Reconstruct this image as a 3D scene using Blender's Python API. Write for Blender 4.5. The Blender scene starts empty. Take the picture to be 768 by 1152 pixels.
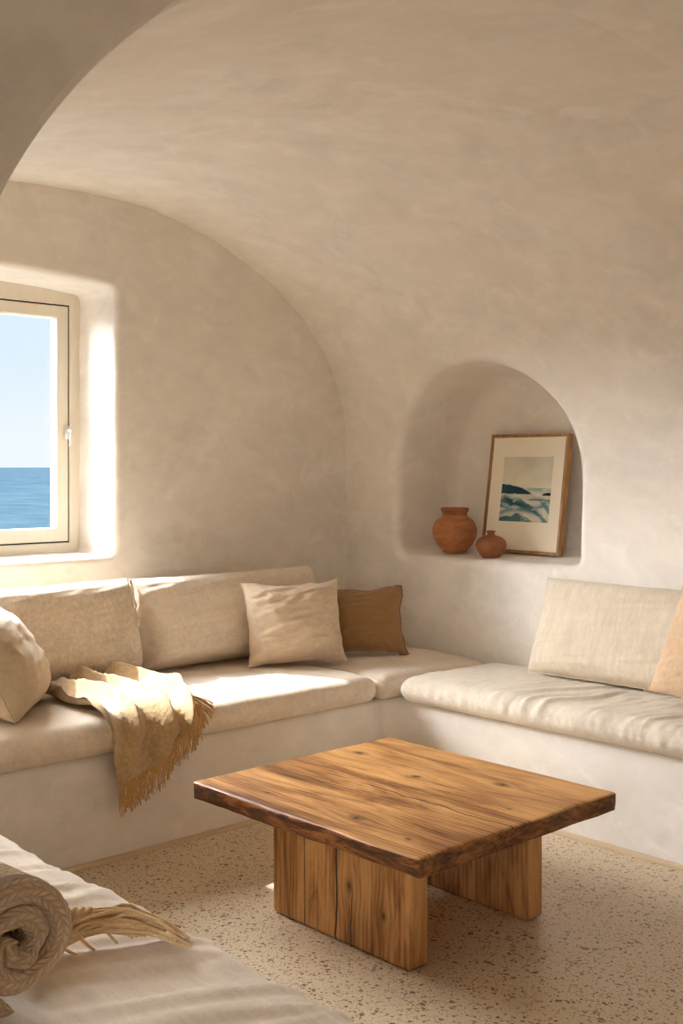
import bpy, bmesh, math, random
import numpy as np
from mathutils import Vector, Matrix, noise
random.seed(7)
PI = math.pi
sc = bpy.context.scene
COL = sc.collection
OU, OV = 4.05, 4.35            # room corner; u runs along the window wall, v along the niche wall


def W(u, v, z=0.0):
    return Vector((u - OU, v - OV, z))


def nz(x, y, z=0.0):
    return noise.noise(Vector((x, y, z)))


def fbm(x, y, z=0.0, o=3):
    s, a = 0.0, 1.0
    for _ in range(o):
        s += a * noise.noise(Vector((x, y, z)))
        x, y, z, a = x * 2.03 + 7.1, y * 2.03 + 3.7, z * 2.03 + 1.3, a * .5
    return s


def sstep(a, b, x):
    t = min(1, max(0, (x - a) / (b - a)))
    return t * t * (3 - 2 * t)


# ------------------------------------------------------------------ objects
def link(name, verts, faces, mat=None, parent=None, smooth=True, mats=None, fmat=None):
    me = bpy.data.meshes.new(name)
    me.from_pydata([tuple(v) for v in verts], [], faces)
    me.update()
    o = bpy.data.objects.new(name, me)
    COL.objects.link(o)
    for m in (mats or ([mat] if mat else [])):
        me.materials.append(m)
    if fmat:
        for p, k in zip(me.polygons, fmat):
            p.material_index = k
    if smooth:
        me.polygons.foreach_set('use_smooth', [True] * len(me.polygons))
    if parent:
        o.parent = parent
    return o


def fixnormals(o):
    bm = bmesh.new(); bm.from_mesh(o.data)
    bmesh.ops.remove_doubles(bm, verts=bm.verts, dist=1e-5)
    bmesh.ops.recalc_face_normals(bm, faces=bm.faces)
    bm.to_mesh(o.data); bm.free()
    return o


def tag(o, label=None, cat=None, group=None, kind=None):
    if label: o['label'] = label
    if cat: o['category'] = cat
    if group: o['group'] = group
    if kind: o['kind'] = kind
    return o


def empty(name, loc):
    o = bpy.data.objects.new(name, None); COL.objects.link(o)
    o.location = loc; o.empty_display_size = .1
    return o


def part(name, verts, faces, mat, root, **k):
    """mesh given in world coordinates, parented to a root empty"""
    o = link(name, verts, faces, mat, None, **k)
    o.parent = root
    off = Vector(root.location)
    p = root.parent
    while p: off += Vector(p.location); p = p.parent
    o.data.transform(Matrix.Translation(-off))
    return o


class MB:
    def __init__(s): s.v, s.f = [], []

    def add(s, v, f):
        b = len(s.v); s.v += list(v); s.f += [tuple(b + i for i in q) for q in f]

    def grid(s, rows, closeu=False, closev=False):
        n, m = len(rows), len(rows[0]); b = len(s.v)
        for r in rows: s.v += r
        for i in range(n if closeu else n - 1):
            for j in range(m if closev else m - 1):
                a, c = i, (i + 1) % n; d = (j + 1) % m
                s.f.append((b + a * m + j, b + a * m + d, b + c * m + d, b + c * m + j))

    def tube(s, path, rad, n=6, closed=False):
        rows = []
        N = len(path)
        path = [Vector(p) for p in path]
        up = None
        for i, p in enumerate(path):
            a = path[(i - 1) % N] if closed else path[max(0, i - 1)]
            c = path[(i + 1) % N] if closed else path[min(N - 1, i + 1)]
            t = (c - a)
            t = t.normalized() if t.length > 1e-9 else Vector((0, 0, 1))
            if up is None:
                up = t.orthogonal().normalized()
            up = (up - t * up.dot(t))
            up = up.normalized() if up.length > 1e-6 else t.orthogonal().normalized()
            w = t.cross(up)
            r = rad(i / (N - 1)) if callable(rad) else rad
            rows.append([p + (up * math.cos(2 * PI * k / n) + w * math.sin(2 * PI * k / n)) * r for k in range(n)])
        b = len(s.v)
        s.grid(rows, closeu=closed, closev=True)
        if not closed:
            s.f.append(tuple(b + k for k in range(n))[::-1])
            s.f.append(tuple(b + (N - 1) * n + k for k in range(n)))

    def box(s, lo, hi):
        x0, y0, z0 = lo; x1, y1, z1 = hi
        s.add([Vector(p) for p in ((x0, y0, z0), (x1, y0, z0), (x1, y1, z0), (x0, y1, z0), (x0, y0, z1), (x1, y0, z1), (x1, y1, z1), (x0, y1, z1))],
              [(0, 3, 2, 1), (4, 5, 6, 7), (0, 1, 5, 4), (1, 2, 6, 5), (2, 3, 7, 6), (3, 0, 4, 7)])


# ------------------------------------------------------------------ materials
class NT:
    def __init__(s, name, rough=.8, spec=.3):
        s.m = bpy.data.materials.new(name); s.m.use_nodes = True
        s.t = s.m.node_tree; s.b = s.t.nodes['Principled BSDF']
        s.b.inputs['Roughness'].default_value = rough
        s.b.inputs['Specular IOR Level'].default_value = spec

    def n(s, typ, **kw):
        nd = s.t.nodes.new(typ)
        for k, v in kw.items(): setattr(nd, k, v)
        return nd

    def l(s, a, b): s.t.links.new(a, b)

    def put(s, sock, v):
        if hasattr(v, 'links'): s.l(v, sock)
        else: sock.default_value = v

    def math(s, op, a, b=0.0, c=None, clamp=False):
        nd = s.n('ShaderNodeMath', operation=op, use_clamp=clamp)
        s.put(nd.inputs[0], a); s.put(nd.inputs[1], b)
        if c is not None: s.put(nd.inputs[2], c)
        return nd.outputs[0]

    def coord(s, kind='Object'):
        return s.n('ShaderNodeTexCoord').outputs[kind]

    def mapping(s, vec, scale=(1, 1, 1), loc=(0, 0, 0), rot=(0, 0, 0)):
        nd = s.n('ShaderNodeMapping'); s.l(vec, nd.inputs[0])
        nd.inputs['Scale'].default_value = scale; nd.inputs['Location'].default_value = loc
        nd.inputs['Rotation'].default_value = rot
        return nd.outputs[0]

    def noise(s, vec, scale, detail=4, rough=.5, dist=0.0):
        nd = s.n('ShaderNodeTexNoise'); s.l(vec, nd.inputs['Vector'])
        nd.inputs['Scale'].default_value = scale; nd.inputs['Detail'].default_value = detail
        nd.inputs['Roughness'].default_value = rough; nd.inputs['Distortion'].default_value = dist
        return nd.outputs['Fac']

    def voro(s, vec, scale, feature='F1', rnd=1.0):
        nd = s.n('ShaderNodeTexVoronoi', feature=feature); s.l(vec, nd.inputs['Vector'])
        nd.inputs['Scale'].default_value = scale; nd.inputs['Randomness'].default_value = rnd
        return nd

    def ramp(s, fac, stops, interp='LINEAR'):
        nd = s.n('ShaderNodeValToRGB'); cr = nd.color_ramp; cr.interpolation = interp
        while len(cr.elements) < len(stops): cr.elements.new(.5)
        for e, (p, c) in zip(cr.elements, stops):
            e.position = p
            e.color = (c, c, c, 1) if not isinstance(c, tuple) else (*c, 1)
        s.l(fac, nd.inputs[0])
        return nd.outputs[0]

    def mix(s, fac, a, b, mode='MIX'):
        nd = s.n('ShaderNodeMix', data_type='RGBA', blend_type=mode)
        s.put(nd.inputs[0], fac)
        for sock, v in ((nd.inputs[6], a), (nd.inputs[7], b)):
            if isinstance(v, tuple): sock.default_value = (*v, 1)
            else: s.l(v, sock)
        return nd.outputs[2]

    def color(s, v):
        if isinstance(v, tuple): s.b.inputs['Base Color'].default_value = (*v, 1)
        else: s.l(v, s.b.inputs['Base Color'])

    def bump(s, h, strength=.3, dist=.01, normal=None):
        nd = s.n('ShaderNodeBump'); nd.inputs['Strength'].default_value = strength
        nd.inputs['Distance'].default_value = dist
        s.l(h, nd.inputs['Height'])
        if normal is not None: s.l(normal, nd.inputs['Normal'])
        s.l(nd.outputs[0], s.b.inputs['Normal'])
        return nd.outputs[0]


def lin(r, g, b):
    f = lambda c: (c / 255 / 12.92) if c <= 10 else ((c / 255 + .055) / 1.055) ** 2.4
    return (f(r), f(g), f(b))


def mul(c, k): return tuple(x * k for x in c)


def m_plaster(name, base, var=.15, bump=.3):
    t = NT(name, .88, .15)
    p = t.coord()
    big = t.noise(t.mapping(p, (1, 1, 1.3)), 2.0, 7, .62, .8)
    strk = t.noise(t.mapping(p, (1.0, 1.0, 1.5), rot=(.3, .5, .7)), 6, 7, .66, .5)
    fine = t.noise(p, 30, 6, .65)
    f = t.math('ADD', t.math('MULTIPLY', big, .55), t.math('MULTIPLY', strk, .45))
    c = t.mix(t.ramp(f, [(.36, 0.0), (.64, 1.0)]), mul(base, 1 - var), mul(base, 1 + var * .5))
    warm = t.noise(t.mapping(p, loc=(5, 2, 1)), 1.6, 4, .6, .6)
    c = t.mix(t.ramp(warm, [(.42, 0.0), (.68, .6)]), c, (base[0] * .97, base[1] * .94, base[2] * .885))
    pale = t.noise(t.mapping(p, (1, 1, 1.2), (2, 9, 4)), 4.5, 6, .7, 1.2)
    c = t.mix(t.ramp(pale, [(.54, 0.0), (.68, .55)]), c, mul(base, 1.09))
    t.color(c)
    h = t.math('ADD', t.math('MULTIPLY', strk, .45), t.math('ADD', t.math('MULTIPLY', big, .6), t.math('MULTIPLY', fine, .07)))
    t.bump(h, bump, .02)
    return t.m


def m_fabric(name, base, weave=900, var=.12, slub=(1, 1, 1), bump=.25, sheen=.25, rough=.92, nap=0.0):
    t = NT(name, rough, .1)
    p = t.coord()
    big = t.noise(p, 9, 4, .6)
    sl = t.noise(t.mapping(p, (slub[0] * 60, slub[1] * 60, slub[2] * 60)), 1, 4, .6)
    fine = t.noise(p, weave * .22, 3, .7)
    f = t.math('ADD', t.math('MULTIPLY', big, .3), t.math('ADD', t.math('MULTIPLY', sl, .4), t.math('MULTIPLY', fine, .3)))
    t.color(t.mix(t.ramp(f, [(.38, 0.0), (.62, 1.0)]), mul(base, 1 - var), mul(base, 1 + var)))
    h = t.math('ADD', t.math('MULTIPLY', sl, .6), t.math('MULTIPLY', fine, .5))
    if nap:
        h = t.math('ADD', h, t.math('MULTIPLY', t.noise(p, 160, 4, .7), nap))
    t.bump(h, bump, .003)
    t.b.inputs['Sheen Weight'].default_value = sheen
    t.b.inputs['Sheen Roughness'].default_value = .5
    return t.m


def m_wood(name, grain, across, light, mid, dark, knots=(), cracks=(), planks=None, seed=0.0, tone=1.0):
    """grain/across: axis index. knots: (a, g, r) in across/grain world axes. cracks: (a0, width, g0, g1, wobble)"""
    t = NT(name, .5, .35)
    geo = t.n('ShaderNodeNewGeometry').outputs['Position']
    sep = t.n('ShaderNodeSeparateXYZ'); t.l(geo, sep.inputs[0])
    ax = [sep.outputs[i] for i in range(3)]
    third = 3 - grain - across
    A, G, Th = ax[across], ax[grain], ax[third]
    A0 = A
    kmask = None
    for (ka, kg, r) in knots:
        da = t.math('SUBTRACT', A0, ka)
        dg = t.math('MULTIPLY', t.math('SUBTRACT', G, kg), .62)
        d2 = t.math('ADD', t.math('MULTIPLY', da, da), t.math('MULTIPLY', dg, dg))
        w = t.math('EXPONENT', t.math('MULTIPLY', d2, -1 / (2.6 * r) ** 2))
        A = t.math('ADD', A, t.math('MULTIPLY', t.math('MULTIPLY', w, da), -.75))
        jit = t.math('MULTIPLY', t.math('SUBTRACT', t.noise(geo, 70, 3), .5), 1.6)
        k = t.math('EXPONENT', t.math('MULTIPLY', d2, -1 / (r * .62) ** 2))
        k = t.math('MULTIPLY', k, t.math('ADD', 1.0, jit), clamp=True)
        kmask = k if kmask is None else t.math('MAXIMUM', kmask, k)
    cmb = t.n('ShaderNodeCombineXYZ')
    t.l(A, cmb.inputs[0]); t.l(G, cmb.inputs[1]); t.l(Th, cmb.inputs[2])
    v = cmb.outputs[0]
    wob = t.noise(t.mapping(v, (6, 2.2, 4), (seed, seed * 2, 3)), 1, 3, .5)
    n1 = t.noise(t.mapping(v, (11, 1.5, 8), (seed, 1, seed)), 1, 6, .66, 1.6)
    wv = t.n('ShaderNodeTexWave', wave_type='BANDS', bands_direction='X')
    t.l(t.mapping(v, (1, .10, .5), (seed, 0, 0)), wv.inputs['Vector'])
    wv.inputs['Scale'].default_value = 17; wv.inputs['Distortion'].default_value = 9
    wv.inputs['Detail'].default_value = 3; wv.inputs['Detail Scale'].default_value = .8
    fib = t.noise(t.mapping(v, (230, 7, 120), (seed, 0, 0)), 1, 3, .6)
    n2 = t.noise(t.mapping(v, (38, 1.6, 20), (seed, 3, seed)), 1, 4, .6, .5)
    f = t.math('ADD', t.math('MULTIPLY', n1, .58), t.math('ADD', t.math('MULTIPLY', wv.outputs['Fac'], .05), t.math('MULTIPLY', n2, .20)))
    f = t.math('ADD', f, t.math('MULTIPLY', fib, .12))
    if planks:
        w0, off = planks
        idx = t.math('FLOOR', t.math('DIVIDE', t.math('ADD', A0, off), w0))
        wn = t.n('ShaderNodeTexWhiteNoise', noise_dimensions='1D'); t.l(idx, wn.inputs['W'])
        f = t.math('ADD', f, t.math('MULTIPLY', t.math('SUBTRACT', wn.outputs['Value'], .5), .15))
    f = t.math('ADD', f, t.math('MULTIPLY', t.math('SUBTRACT', wob, .5), .42))
    col = t.ramp(f, [(.27, mul(dark, 1.15)), (.40, mid), (.54, light), (.74, mul(light, 1.32))])
    h = t.math('ADD', t.math('MULTIPLY', fib, .5), t.math('MULTIPLY', n1, .4))
    if kmask is not None:
        col = t.mix(t.math('MULTIPLY', kmask, .92, clamp=True), col, mul(dark, .45))
        h = t.math('SUBTRACT', h, t.math('MULTIPLY', kmask, .6))
    for (a0, wd, g0, g1, wb) in cracks:
        wn = t.n('ShaderNodeCombineXYZ'); t.l(G, wn.inputs[0]); wn.inputs[1].default_value = a0 * 9
        q = t.noise(wn.outputs[0], 7, 4, .55)
        d = t.math('ABSOLUTE', t.math('SUBTRACT', t.math('SUBTRACT', A0, a0), t.math('MULTIPLY', t.math('SUBTRACT', q, .5), wb)))
        m = t.math('SUBTRACT', 1.0, t.math('DIVIDE', d, wd), clamp=True)
        m = t.math('MULTIPLY', m, 2.2, clamp=True)
        e0 = t.math('MULTIPLY', t.math('SUBTRACT', G, g0), 12, clamp=True)
        e1 = t.math('MULTIPLY', t.math('SUBTRACT', g1, G), 12, clamp=True)
        m = t.math('MULTIPLY', m, t.math('MULTIPLY', e0, e1))
        col = t.mix(m, col, (.012, .007, .004))
        h = t.math('SUBTRACT', h, t.math('MULTIPLY', m, 1.5))
    t.color(col)
    t.l(t.ramp(fib, [(.2, .42), (.8, .6)]), t.b.inputs['Roughness'])
    t.bump(h, .35, .004)
    return t.m


PL = lin(237, 231, 223)
M_wall = m_plaster('limewash_plaster', PL)
M_ceil = m_plaster('vault_plaster', PL, .14, .3)
M_bench = m_plaster('bench_plaster', lin(238, 233, 226), .13, .3)
M_seat = m_fabric('oatmeal_linen', lin(226, 212, 194), slub=(1, .15, 1), bump=.22)
M_back = m_fabric('oatmeal_chenille', lin(219, 203, 181), var=.2, slub=(1, 1, 1), bump=.55, nap=.9, sheen=.35)
M_backR = m_fabric('slubbed_linen', lin(215, 202, 181), slub=(1, 1, .12), bump=.3)
M_futon = m_fabric('crumpled_linen', lin(221, 209, 191), slub=(.2, 1, 1), bump=.25)
M_pil = m_fabric('sand_linen', lin(213, 193, 168), slub=(.3, 1, 1), bump=.2)
M_taupe = m_fabric('taupe_linen', lin(198, 178, 150), slub=(.3, 1, 1), bump=.2)
M_brown = m_fabric('brown_cotton', lin(152, 116, 76), slub=(1, 1, 1), bump=.2, var=.07)
M_browntrim = m_fabric('brown_braid', lin(150, 110, 72), bump=.4)
M_peach = m_fabric('peach_linen', lin(205, 174, 142), bump=.25)
M_throw = m_fabric('camel_wool', lin(200, 170, 126), var=.26, bump=.9, nap=1.6, sheen=.6)
M_fringe = m_fabric('camel_yarn', lin(212, 174, 118), var=.2, bump=.5)
M_knitfr = m_fabric('twisted_yarn', lin(224, 194, 148), var=.2, bump=.6)

# chunky knit: stitches from the UV map laid along the rolled sheet
t = NT('chunky_knit', .95, .1)
uv = t.coord('UV')
sp = t.n('ShaderNodeSeparateXYZ'); t.l(uv, sp.inputs[0])
U, V = sp.outputs[0], sp.outputs[1]
cw, rh = .023, .015
fr = t.math('FRACT', t.math('DIVIDE', V, cw))
tri = t.math('ABSOLUTE', t.math('SUBTRACT', fr, .5))           # 0 mid, .5 edge
ph = t.math('ADD', t.math('DIVIDE', U, rh), t.math('MULTIPLY', tri, 1.9))
st = t.math('ABSOLUTE', t.math('SINE', t.math('MULTIPLY', ph, PI)))
rb = t.math('SINE', t.math('MULTIPLY', tri, 2 * PI))
hh = t.math('MULTIPLY', t.math('POWER', st, .6), t.math('ADD', t.math('MULTIPLY', t.math('ABSOLUTE', rb), .8), .2))
fz = t.noise(t.coord(), 240, 3, .7)
kb = lin(220, 190, 154)
t.color(t.mix(t.math('MULTIPLY', t.math('ADD', t.math('MULTIPLY', hh, .6), t.math('MULTIPLY', fz, .5)), 1.0, clamp=True), mul(kb, .72), mul(kb, 1.12)))
t.bump(t.math('ADD', hh, t.math('MULTIPLY', fz, .35)), .9, .006)
t.b.inputs['Sheen Weight'].default_value = .4
M_knit = t.m

# terracotta
def m_terra(name, c, seed):
    t = NT(name, .48, .35); p = t.coord()
    a = t.noise(t.mapping(p, (1, 1, 2.5), (seed, 0, 0)), 9, 6, .65, .8)
    b = t.noise(t.mapping(p, (8, 8, 60), (seed, 0, 0)), 1, 3)
    t.color(t.mix(t.ramp(a, [(.35, 0.0), (.65, 1.0)]), mul(c, .68), mul(c, 1.18)))
    t.bump(t.math('ADD', t.math('MULTIPLY', b, .7), t.math('MULTIPLY', a, .6)), .35, .004)
    return t.m
M_terra = m_terra('terracotta', lin(172, 112, 70), 1.0)
M_terra2 = m_terra('dark_terracotta', lin(152, 96, 62), 4.0)

# terrazzo floor
t = NT('terrazzo', .34, .4)
p = t.coord()
cl = t.noise(p, 2.5, 5, .6)
base = t.mix(t.ramp(cl, [(.35, 0.0), (.65, 1.0)]), lin(190, 168, 136), lin(207, 189, 160))
fine = t.noise(p, 130, 3, .7)
base = t.mix(t.ramp(fine, [(.3, .0), (.7, 1.0)]), base, lin(222, 206, 180))
wrp = t.n('ShaderNodeTexNoise'); t.l(p, wrp.inputs['Vector']); wrp.inputs['Scale'].default_value = 45
vm = t.n('ShaderNodeVectorMath', operation='MULTIPLY_ADD')
t.l(wrp.outputs['Color'], vm.inputs[0]); vm.inputs[1].default_value = (.02, .02, 0); t.l(p, vm.inputs[2])
for sc_, th0, th1, pick, off in ((46, .12, .40, .55, 0.0), (80, .14, .44, .66, 3.0), (135, .14, .48, .7, 7.0), (22, .08, .26, .22, 5.0)):
    vd = t.voro(t.mapping(vm.outputs[0], (1, 1, 0), (off, off * .7, 0)), sc_)
    cs = t.n('ShaderNodeSeparateColor'); t.l(vd.outputs['Color'], cs.inputs[0])
    thr = t.math('ADD', th0, t.math('MULTIPLY', cs.outputs[0], th1 - th0))
    m = t.math('MULTIPLY', t.math('SUBTRACT', thr, vd.outputs['Distance']), 14, clamp=True)
    m = t.math('MULTIPLY', m, t.math('LESS_THAN', cs.outputs[1], pick))
    chip = t.ramp(cs.outputs[2], [(0.0, lin(98, 70, 42)), (.3, lin(140, 104, 64)), (.55, lin(172, 140, 98)), (.75, lin(116, 90, 62)), (.9, lin(200, 176, 140)), (1.0, lin(86, 62, 38))])
    base = t.mix(t.math('MULTIPLY', m, .92), base, chip)
t.color(base)
t.bump(t.noise(p, 60, 3), .03, .004)
M_floor = t.m
t = NT('floor_edge_screed', .7, .2); p = t.coord()
t.color(t.mix(t.noise(p, 12, 5), lin(200, 176, 142), lin(214, 194, 164)))
M_edge = t.m

t = NT('painted_window_wood', .5, .3); p = t.coord()
t.color(t.mix(t.noise(t.mapping(p, (8, 8, 1)), 6, 4), lin(222, 212, 194), lin(232, 224, 208)))
M_frame = t.m
t = NT('window_seal', .8, .1); t.color((.02, .018, .016)); M_seal = t.m
t = NT('white_handle_metal', .35, .5); t.color((.72, .70, .66)); t.b.inputs['Metallic'].default_value = .3; M_handle = t.m
# thin window glass
M_glass = bpy.data.materials.new('window_glass'); M_glass.use_nodes = True
nt = M_glass.node_tree; nt.nodes.clear()
o_ = nt.nodes.new('ShaderNodeOutputMaterial'); mx = nt.nodes.new('ShaderNodeMixShader')
tr = nt.nodes.new('ShaderNodeBsdfTransparent'); gl = nt.nodes.new('ShaderNodeBsdfGlossy'); lw = nt.nodes.new('ShaderNodeFresnel')
tr.inputs[0].default_value = (.97, .985, .99, 1)
gl.inputs['Roughness'].default_value = .0; lw.inputs[0].default_value = 1.15
nt.links.new(lw.outputs[0], mx.inputs[0]); nt.links.new(tr.outputs[0], mx.inputs[1]); nt.links.new(gl.outputs[0], mx.inputs[2]); nt.links.new(mx.outputs[0], o_.inputs[0])

# sea
t = NT('sea_water', .5, .1); p = t.coord()
near = t.noise(t.mapping(p, (.05, .022, 1)), 1, 6, .7)
swell = t.noise(t.mapping(p, (.012, .008, 1)), 1, 3, .6)
mixw = t.math('ADD', t.math('MULTIPLY', near, .65), t.math('MULTIPLY', swell, .35))
spy = t.n('ShaderNodeSeparateXYZ'); t.l(p, spy.inputs[0])
shore = t.math('SUBTRACT', 1.0, t.math('DIVIDE', spy.outputs[1], 1500.0), clamp=True)
deep = t.mix(shore, (.0045, .0094, .0150), (.0076, .0135, .0176))
t.color(t.mix(t.ramp(mixw, [(.40, 0.0), (.60, 1.0)]), deep, (.0095, .0157, .0202)))
w1 = t.noise(t.mapping(p, (.10, .28, 1)), 1, 6, .65)
t.bump(w1, .6, 1.5)
t.b.inputs['Specular IOR Level'].default_value = 0.0
M_sea = t.m

# ------------------------------------------------------------------ the room shell
CR, AR, AL, ZS, RI = 2.49, 1.56, 1.95, 1.46, 1.063    # vault: crown line, half spans, springing, rise
XL = CR - AL
# profile of niche wall + vault + left wall as points along arc length
prof = []
for z in np.arange(0, ZS - .001, .02): prof.append((OU, z))
NA = 150
for k in range(NA + 1):
    a = PI / 2 * k / NA
    prof.append((CR + AR * math.cos(a), ZS + RI * math.sin(a)))
for k in range(1, NA + 1):
    a = PI / 2 * (1 - k / NA)
    prof.append((CR - AL * math.cos(a), ZS + RI * math.sin(a)))
for z in np.arange(ZS - .06, -.001, -.06): prof.append((XL, max(z, 0)))
prof[-1] = (XL, 0.0)
PU = np.array([q[0] for q in prof]); PZ = np.array([q[1] for q in prof])
S = np.concatenate([[0], np.cumsum(np.hypot(np.diff(PU), np.diff(PZ)))])


def psurf(s): return float(np.interp(s, S, PU)), float(np.interp(s, S, PZ))


kz = int(np.argmax(PZ))


def z2s(z): return float(np.interp(z, PZ[:kz + 1], S[:kz + 1]))


# niche (in v, s): arch-topped
NV, NHW, NZ0, NZ1 = 3.437, .538, .916, 1.29
S0, S1 = z2s(NZ0), z2s(NZ1)
SAP = z2s(1.826)


def sd_niche(v, s):
    x = abs(v - NV)
    k = (SAP - S1) / NHW
    if s >= S1:
        return math.hypot(x, (s - S1) / k) - NHW
    dx, dy = x - NHW, S0 - s
    r = .05
    qx, qy = dx + r, dy + r
    return min(max(qx, qy), 0) + math.hypot(max(qx, 0), max(qy, 0)) - r


def raycast(sd, c, d, target, far=3.0):
    lo, hi = 0.0, far
    for _ in range(40):
        m = (lo + hi) / 2
        if sd(c[0] + d[0] * m, c[1] + d[1] * m) > target: hi = m
        else: lo = m
    return (c[0] + d[0] * lo, c[1] + d[1] * lo)


def niche_wall():
    gv = [1.45 + .03 * i for i in range(98)]         # up to 4.36
    gs = list(S[:kz * 2 + 1])
    gs = [float(x) for x in np.linspace(0, S[-1], 190)]
    iv0, iv1 = min(range(len(gv)), key=lambda i: abs(gv[i] - 2.72)), min(range(len(gv)), key=lambda i: abs(gv[i] - 4.17))
    is0, is1 = min(range(len(gs)), key=lambda i: abs(gs[i] - .70)), min(range(len(gs)), key=lambda i: abs(gs[i] - 2.12))
    verts, faces, key = [], [], {}

    def P(v, s, dep=0.0, ss=None):
        u, z = psurf(s)
        return W(u + dep, v, z)

    def gvert(i, j):
        if (i, j) not in key:
            key[(i, j)] = len(verts); verts.append(P(gv[i], gs[j]))
        return key[(i, j)]
    cls = []
    for i in range(len(gv) - 1):
        for j in range(len(gs) - 1):
            if iv0 <= i < iv1 and is0 <= j < is1: continue
            faces.append((gvert(i, j), gvert(i, j + 1), gvert(i + 1, j + 1), gvert(i + 1, j)))
    # boundary loop of the patch, refined later by rays
    loop = [(i, is0) for i in range(iv0, iv1)] + [(iv1, j) for j in range(is0, is1)] + [(i, is1) for i in range(iv1, iv0, -1)] + [(iv0, j) for j in range(is1, is0, -1)]
    c = (NV, S1 - .05)
    RF = .045
    D = .40
    rings = []
    # (sdf offset, depth)
    sched = [(RF * (1 - math.sin(a)), RF * (1 - math.cos(a))) for a in np.linspace(0, PI / 2, 9)]
    sched += [(-.004, .12), (-.010, .20), (-.014, D - .06)]
    sched += [(-.014 - .06 * (1 - math.cos(a)), D - .06 + .06 * math.sin(a)) for a in np.linspace(PI / 8, PI / 2, 4)]
    first = []
    pts = []
    sub = 1
    L = []
    for k in range(len(loop)):
        a = loop[k]; b = loop[(k + 1) % len(loop)]
        for q in range(sub):
            f = q / sub
            L.append((gv[a[0]] * (1 - f) + gv[b[0]] * f, gs[a[1]] * (1 - f) + gs[b[1]] * f, a if q == 0 else None))
    N = len(L)
    dirs = []
    for (v, s, _) in L:
        dv, ds = v - c[0], s - c[1]; l = math.hypot(dv, ds)
        dirs.append((dv / l, ds / l))
    ring_pts = []
    for off, dep in sched:
        row = []
        for d in dirs:
            q = raycast(sd_niche, c, d, off)
            row.append((q[0], q[1], dep))
        ring_pts.append(row)
    idx0 = [gvert(*a[2]) if a[2] else None for a in L]
    for k in range(N):
        if idx0[k] is None:
            verts.append(P(L[k][0], L[k][1])); idx0[k] = len(verts) - 1
    prev = idx0
    M = 14
    for m in range(1, M + 1):
        f = m / M
        cur = []
        for k in range(N):
            r = ring_pts[0][k]
            v = L[k][0] * (1 - f) + r[0] * f; s = L[k][1] * (1 - f) + r[1] * f
            verts.append(P(v, s)); cur.append(len(verts) - 1)
        for k in range(N):
            faces.append((prev[k], cur[k], cur[(k + 1) % N], prev[(k + 1) % N]))
        prev = cur
    u_flat = OU
    for ri, row in enumerate(ring_pts[1:]):
        cur = []
        for (v, s, dep) in row:
            u, z = psurf(s)
            f = min(1, dep / .40)
            uu = u + dep if dep <= RF else (u + RF) * (1 - (dep - RF) / (D - RF)) + (OU + D) * (dep - RF) / (D - RF)
            verts.append(W(uu, v, z)); cur.append(len(verts) - 1)
        for k in range(N):
            faces.append((prev[k], cur[k], cur[(k + 1) % N], prev[(k + 1) % N]))
        prev = cur
    verts.append(W(OU + D, c[0], psurf(c[1])[1])); ci = len(verts) - 1
    for k in range(N): faces.append((prev[k], ci, prev[(k + 1) % N]))
    # gentle hand-trowelled waviness
    tmp = bpy.data.meshes.new('tmp'); tmp.from_pydata([tuple(v) for v in verts], [], faces); tmp.update()
    nr = [Vector(v.normal) for v in tmp.vertices]
    def wave(v):
        u_, v_ = v.x + OU, v.y + OV
        d = .010 * fbm(v.x * 1.6, v.y * 1.6, v.z * 1.6, 3)
        if v.z > 2.1 and u_ > CR:                    # faint trowel ridge along the vault
            d += .007 * math.exp(-((u_ - 3.374 - .03 * nz(v_ * 2, 1)) / .055) ** 2) * sstep(3.6, 2.9, v_)
        return d
    verts = [v + n * wave(v) for v, n in zip(verts, nr)]
    tmp2 = bpy.data.meshes.new('tmp2'); tmp2.from_pydata([tuple(v) for v in verts], [], faces); tmp2.update()
    nr = [tuple(v.normal) for v in tmp2.vertices]
    groups = {'wall_right': [], 'ceiling': [], 'wall_left': []}
    for f in faces:
        cx = sum(verts[i].x for i in f) / len(f) + OU; cz = sum(verts[i].z for i in f) / len(f)
        if cz < 2.02 and cx > CR: groups['wall_right'].append(f)
        elif cz < 1.5: groups['wall_left'].append(f)
        else: groups['ceiling'].append(f)
    for nme, fs in groups.items():
        mp, vv, nn = {}, [], []
        ff = []
        for f in fs:
            q = []
            for i in f:
                if i not in mp: mp[i] = len(vv); vv.append(verts[i]); nn.append(nr[i])
                q.append(mp[i])
            ff.append(q)
        o = link(nme, vv, ff, M_ceil if nme == 'ceiling' else M_wall)
        o.data.normals_split_custom_set_from_vertices(nn)
        tag(o, kind='structure')
    bpy.data.meshes.remove(tmp); bpy.data.meshes.remove(tmp2)


AC, AA, AZ, AB = 2.30, 1.70, 1.40, 1.02
niche_wall()

# window wall
WU0, WU1, WZ0, WZ1 = 1.27, 2.677, .955, 2.128
WUC, WZC = (WU0 + WU1) / 2, (WZ0 + WZ1) / 2


def sd_win(u, z):
    hw, hh = (WU1 - WU0) / 2, (WZ1 - WZ0) / 2
    if z > WZC:
        x = min(1, abs(u - WUC) / hw)
        z = WZC + (z - WZC) * hh / (hh + .035 * (1 - x * x))
    r = .035
    qx, qy = abs(u - WUC) - hw + r, abs(z - WZC) - hh + r
    return min(max(qx, qy), 0) + math.hypot(max(qx, 0), max(qy, 0)) - r


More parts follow.
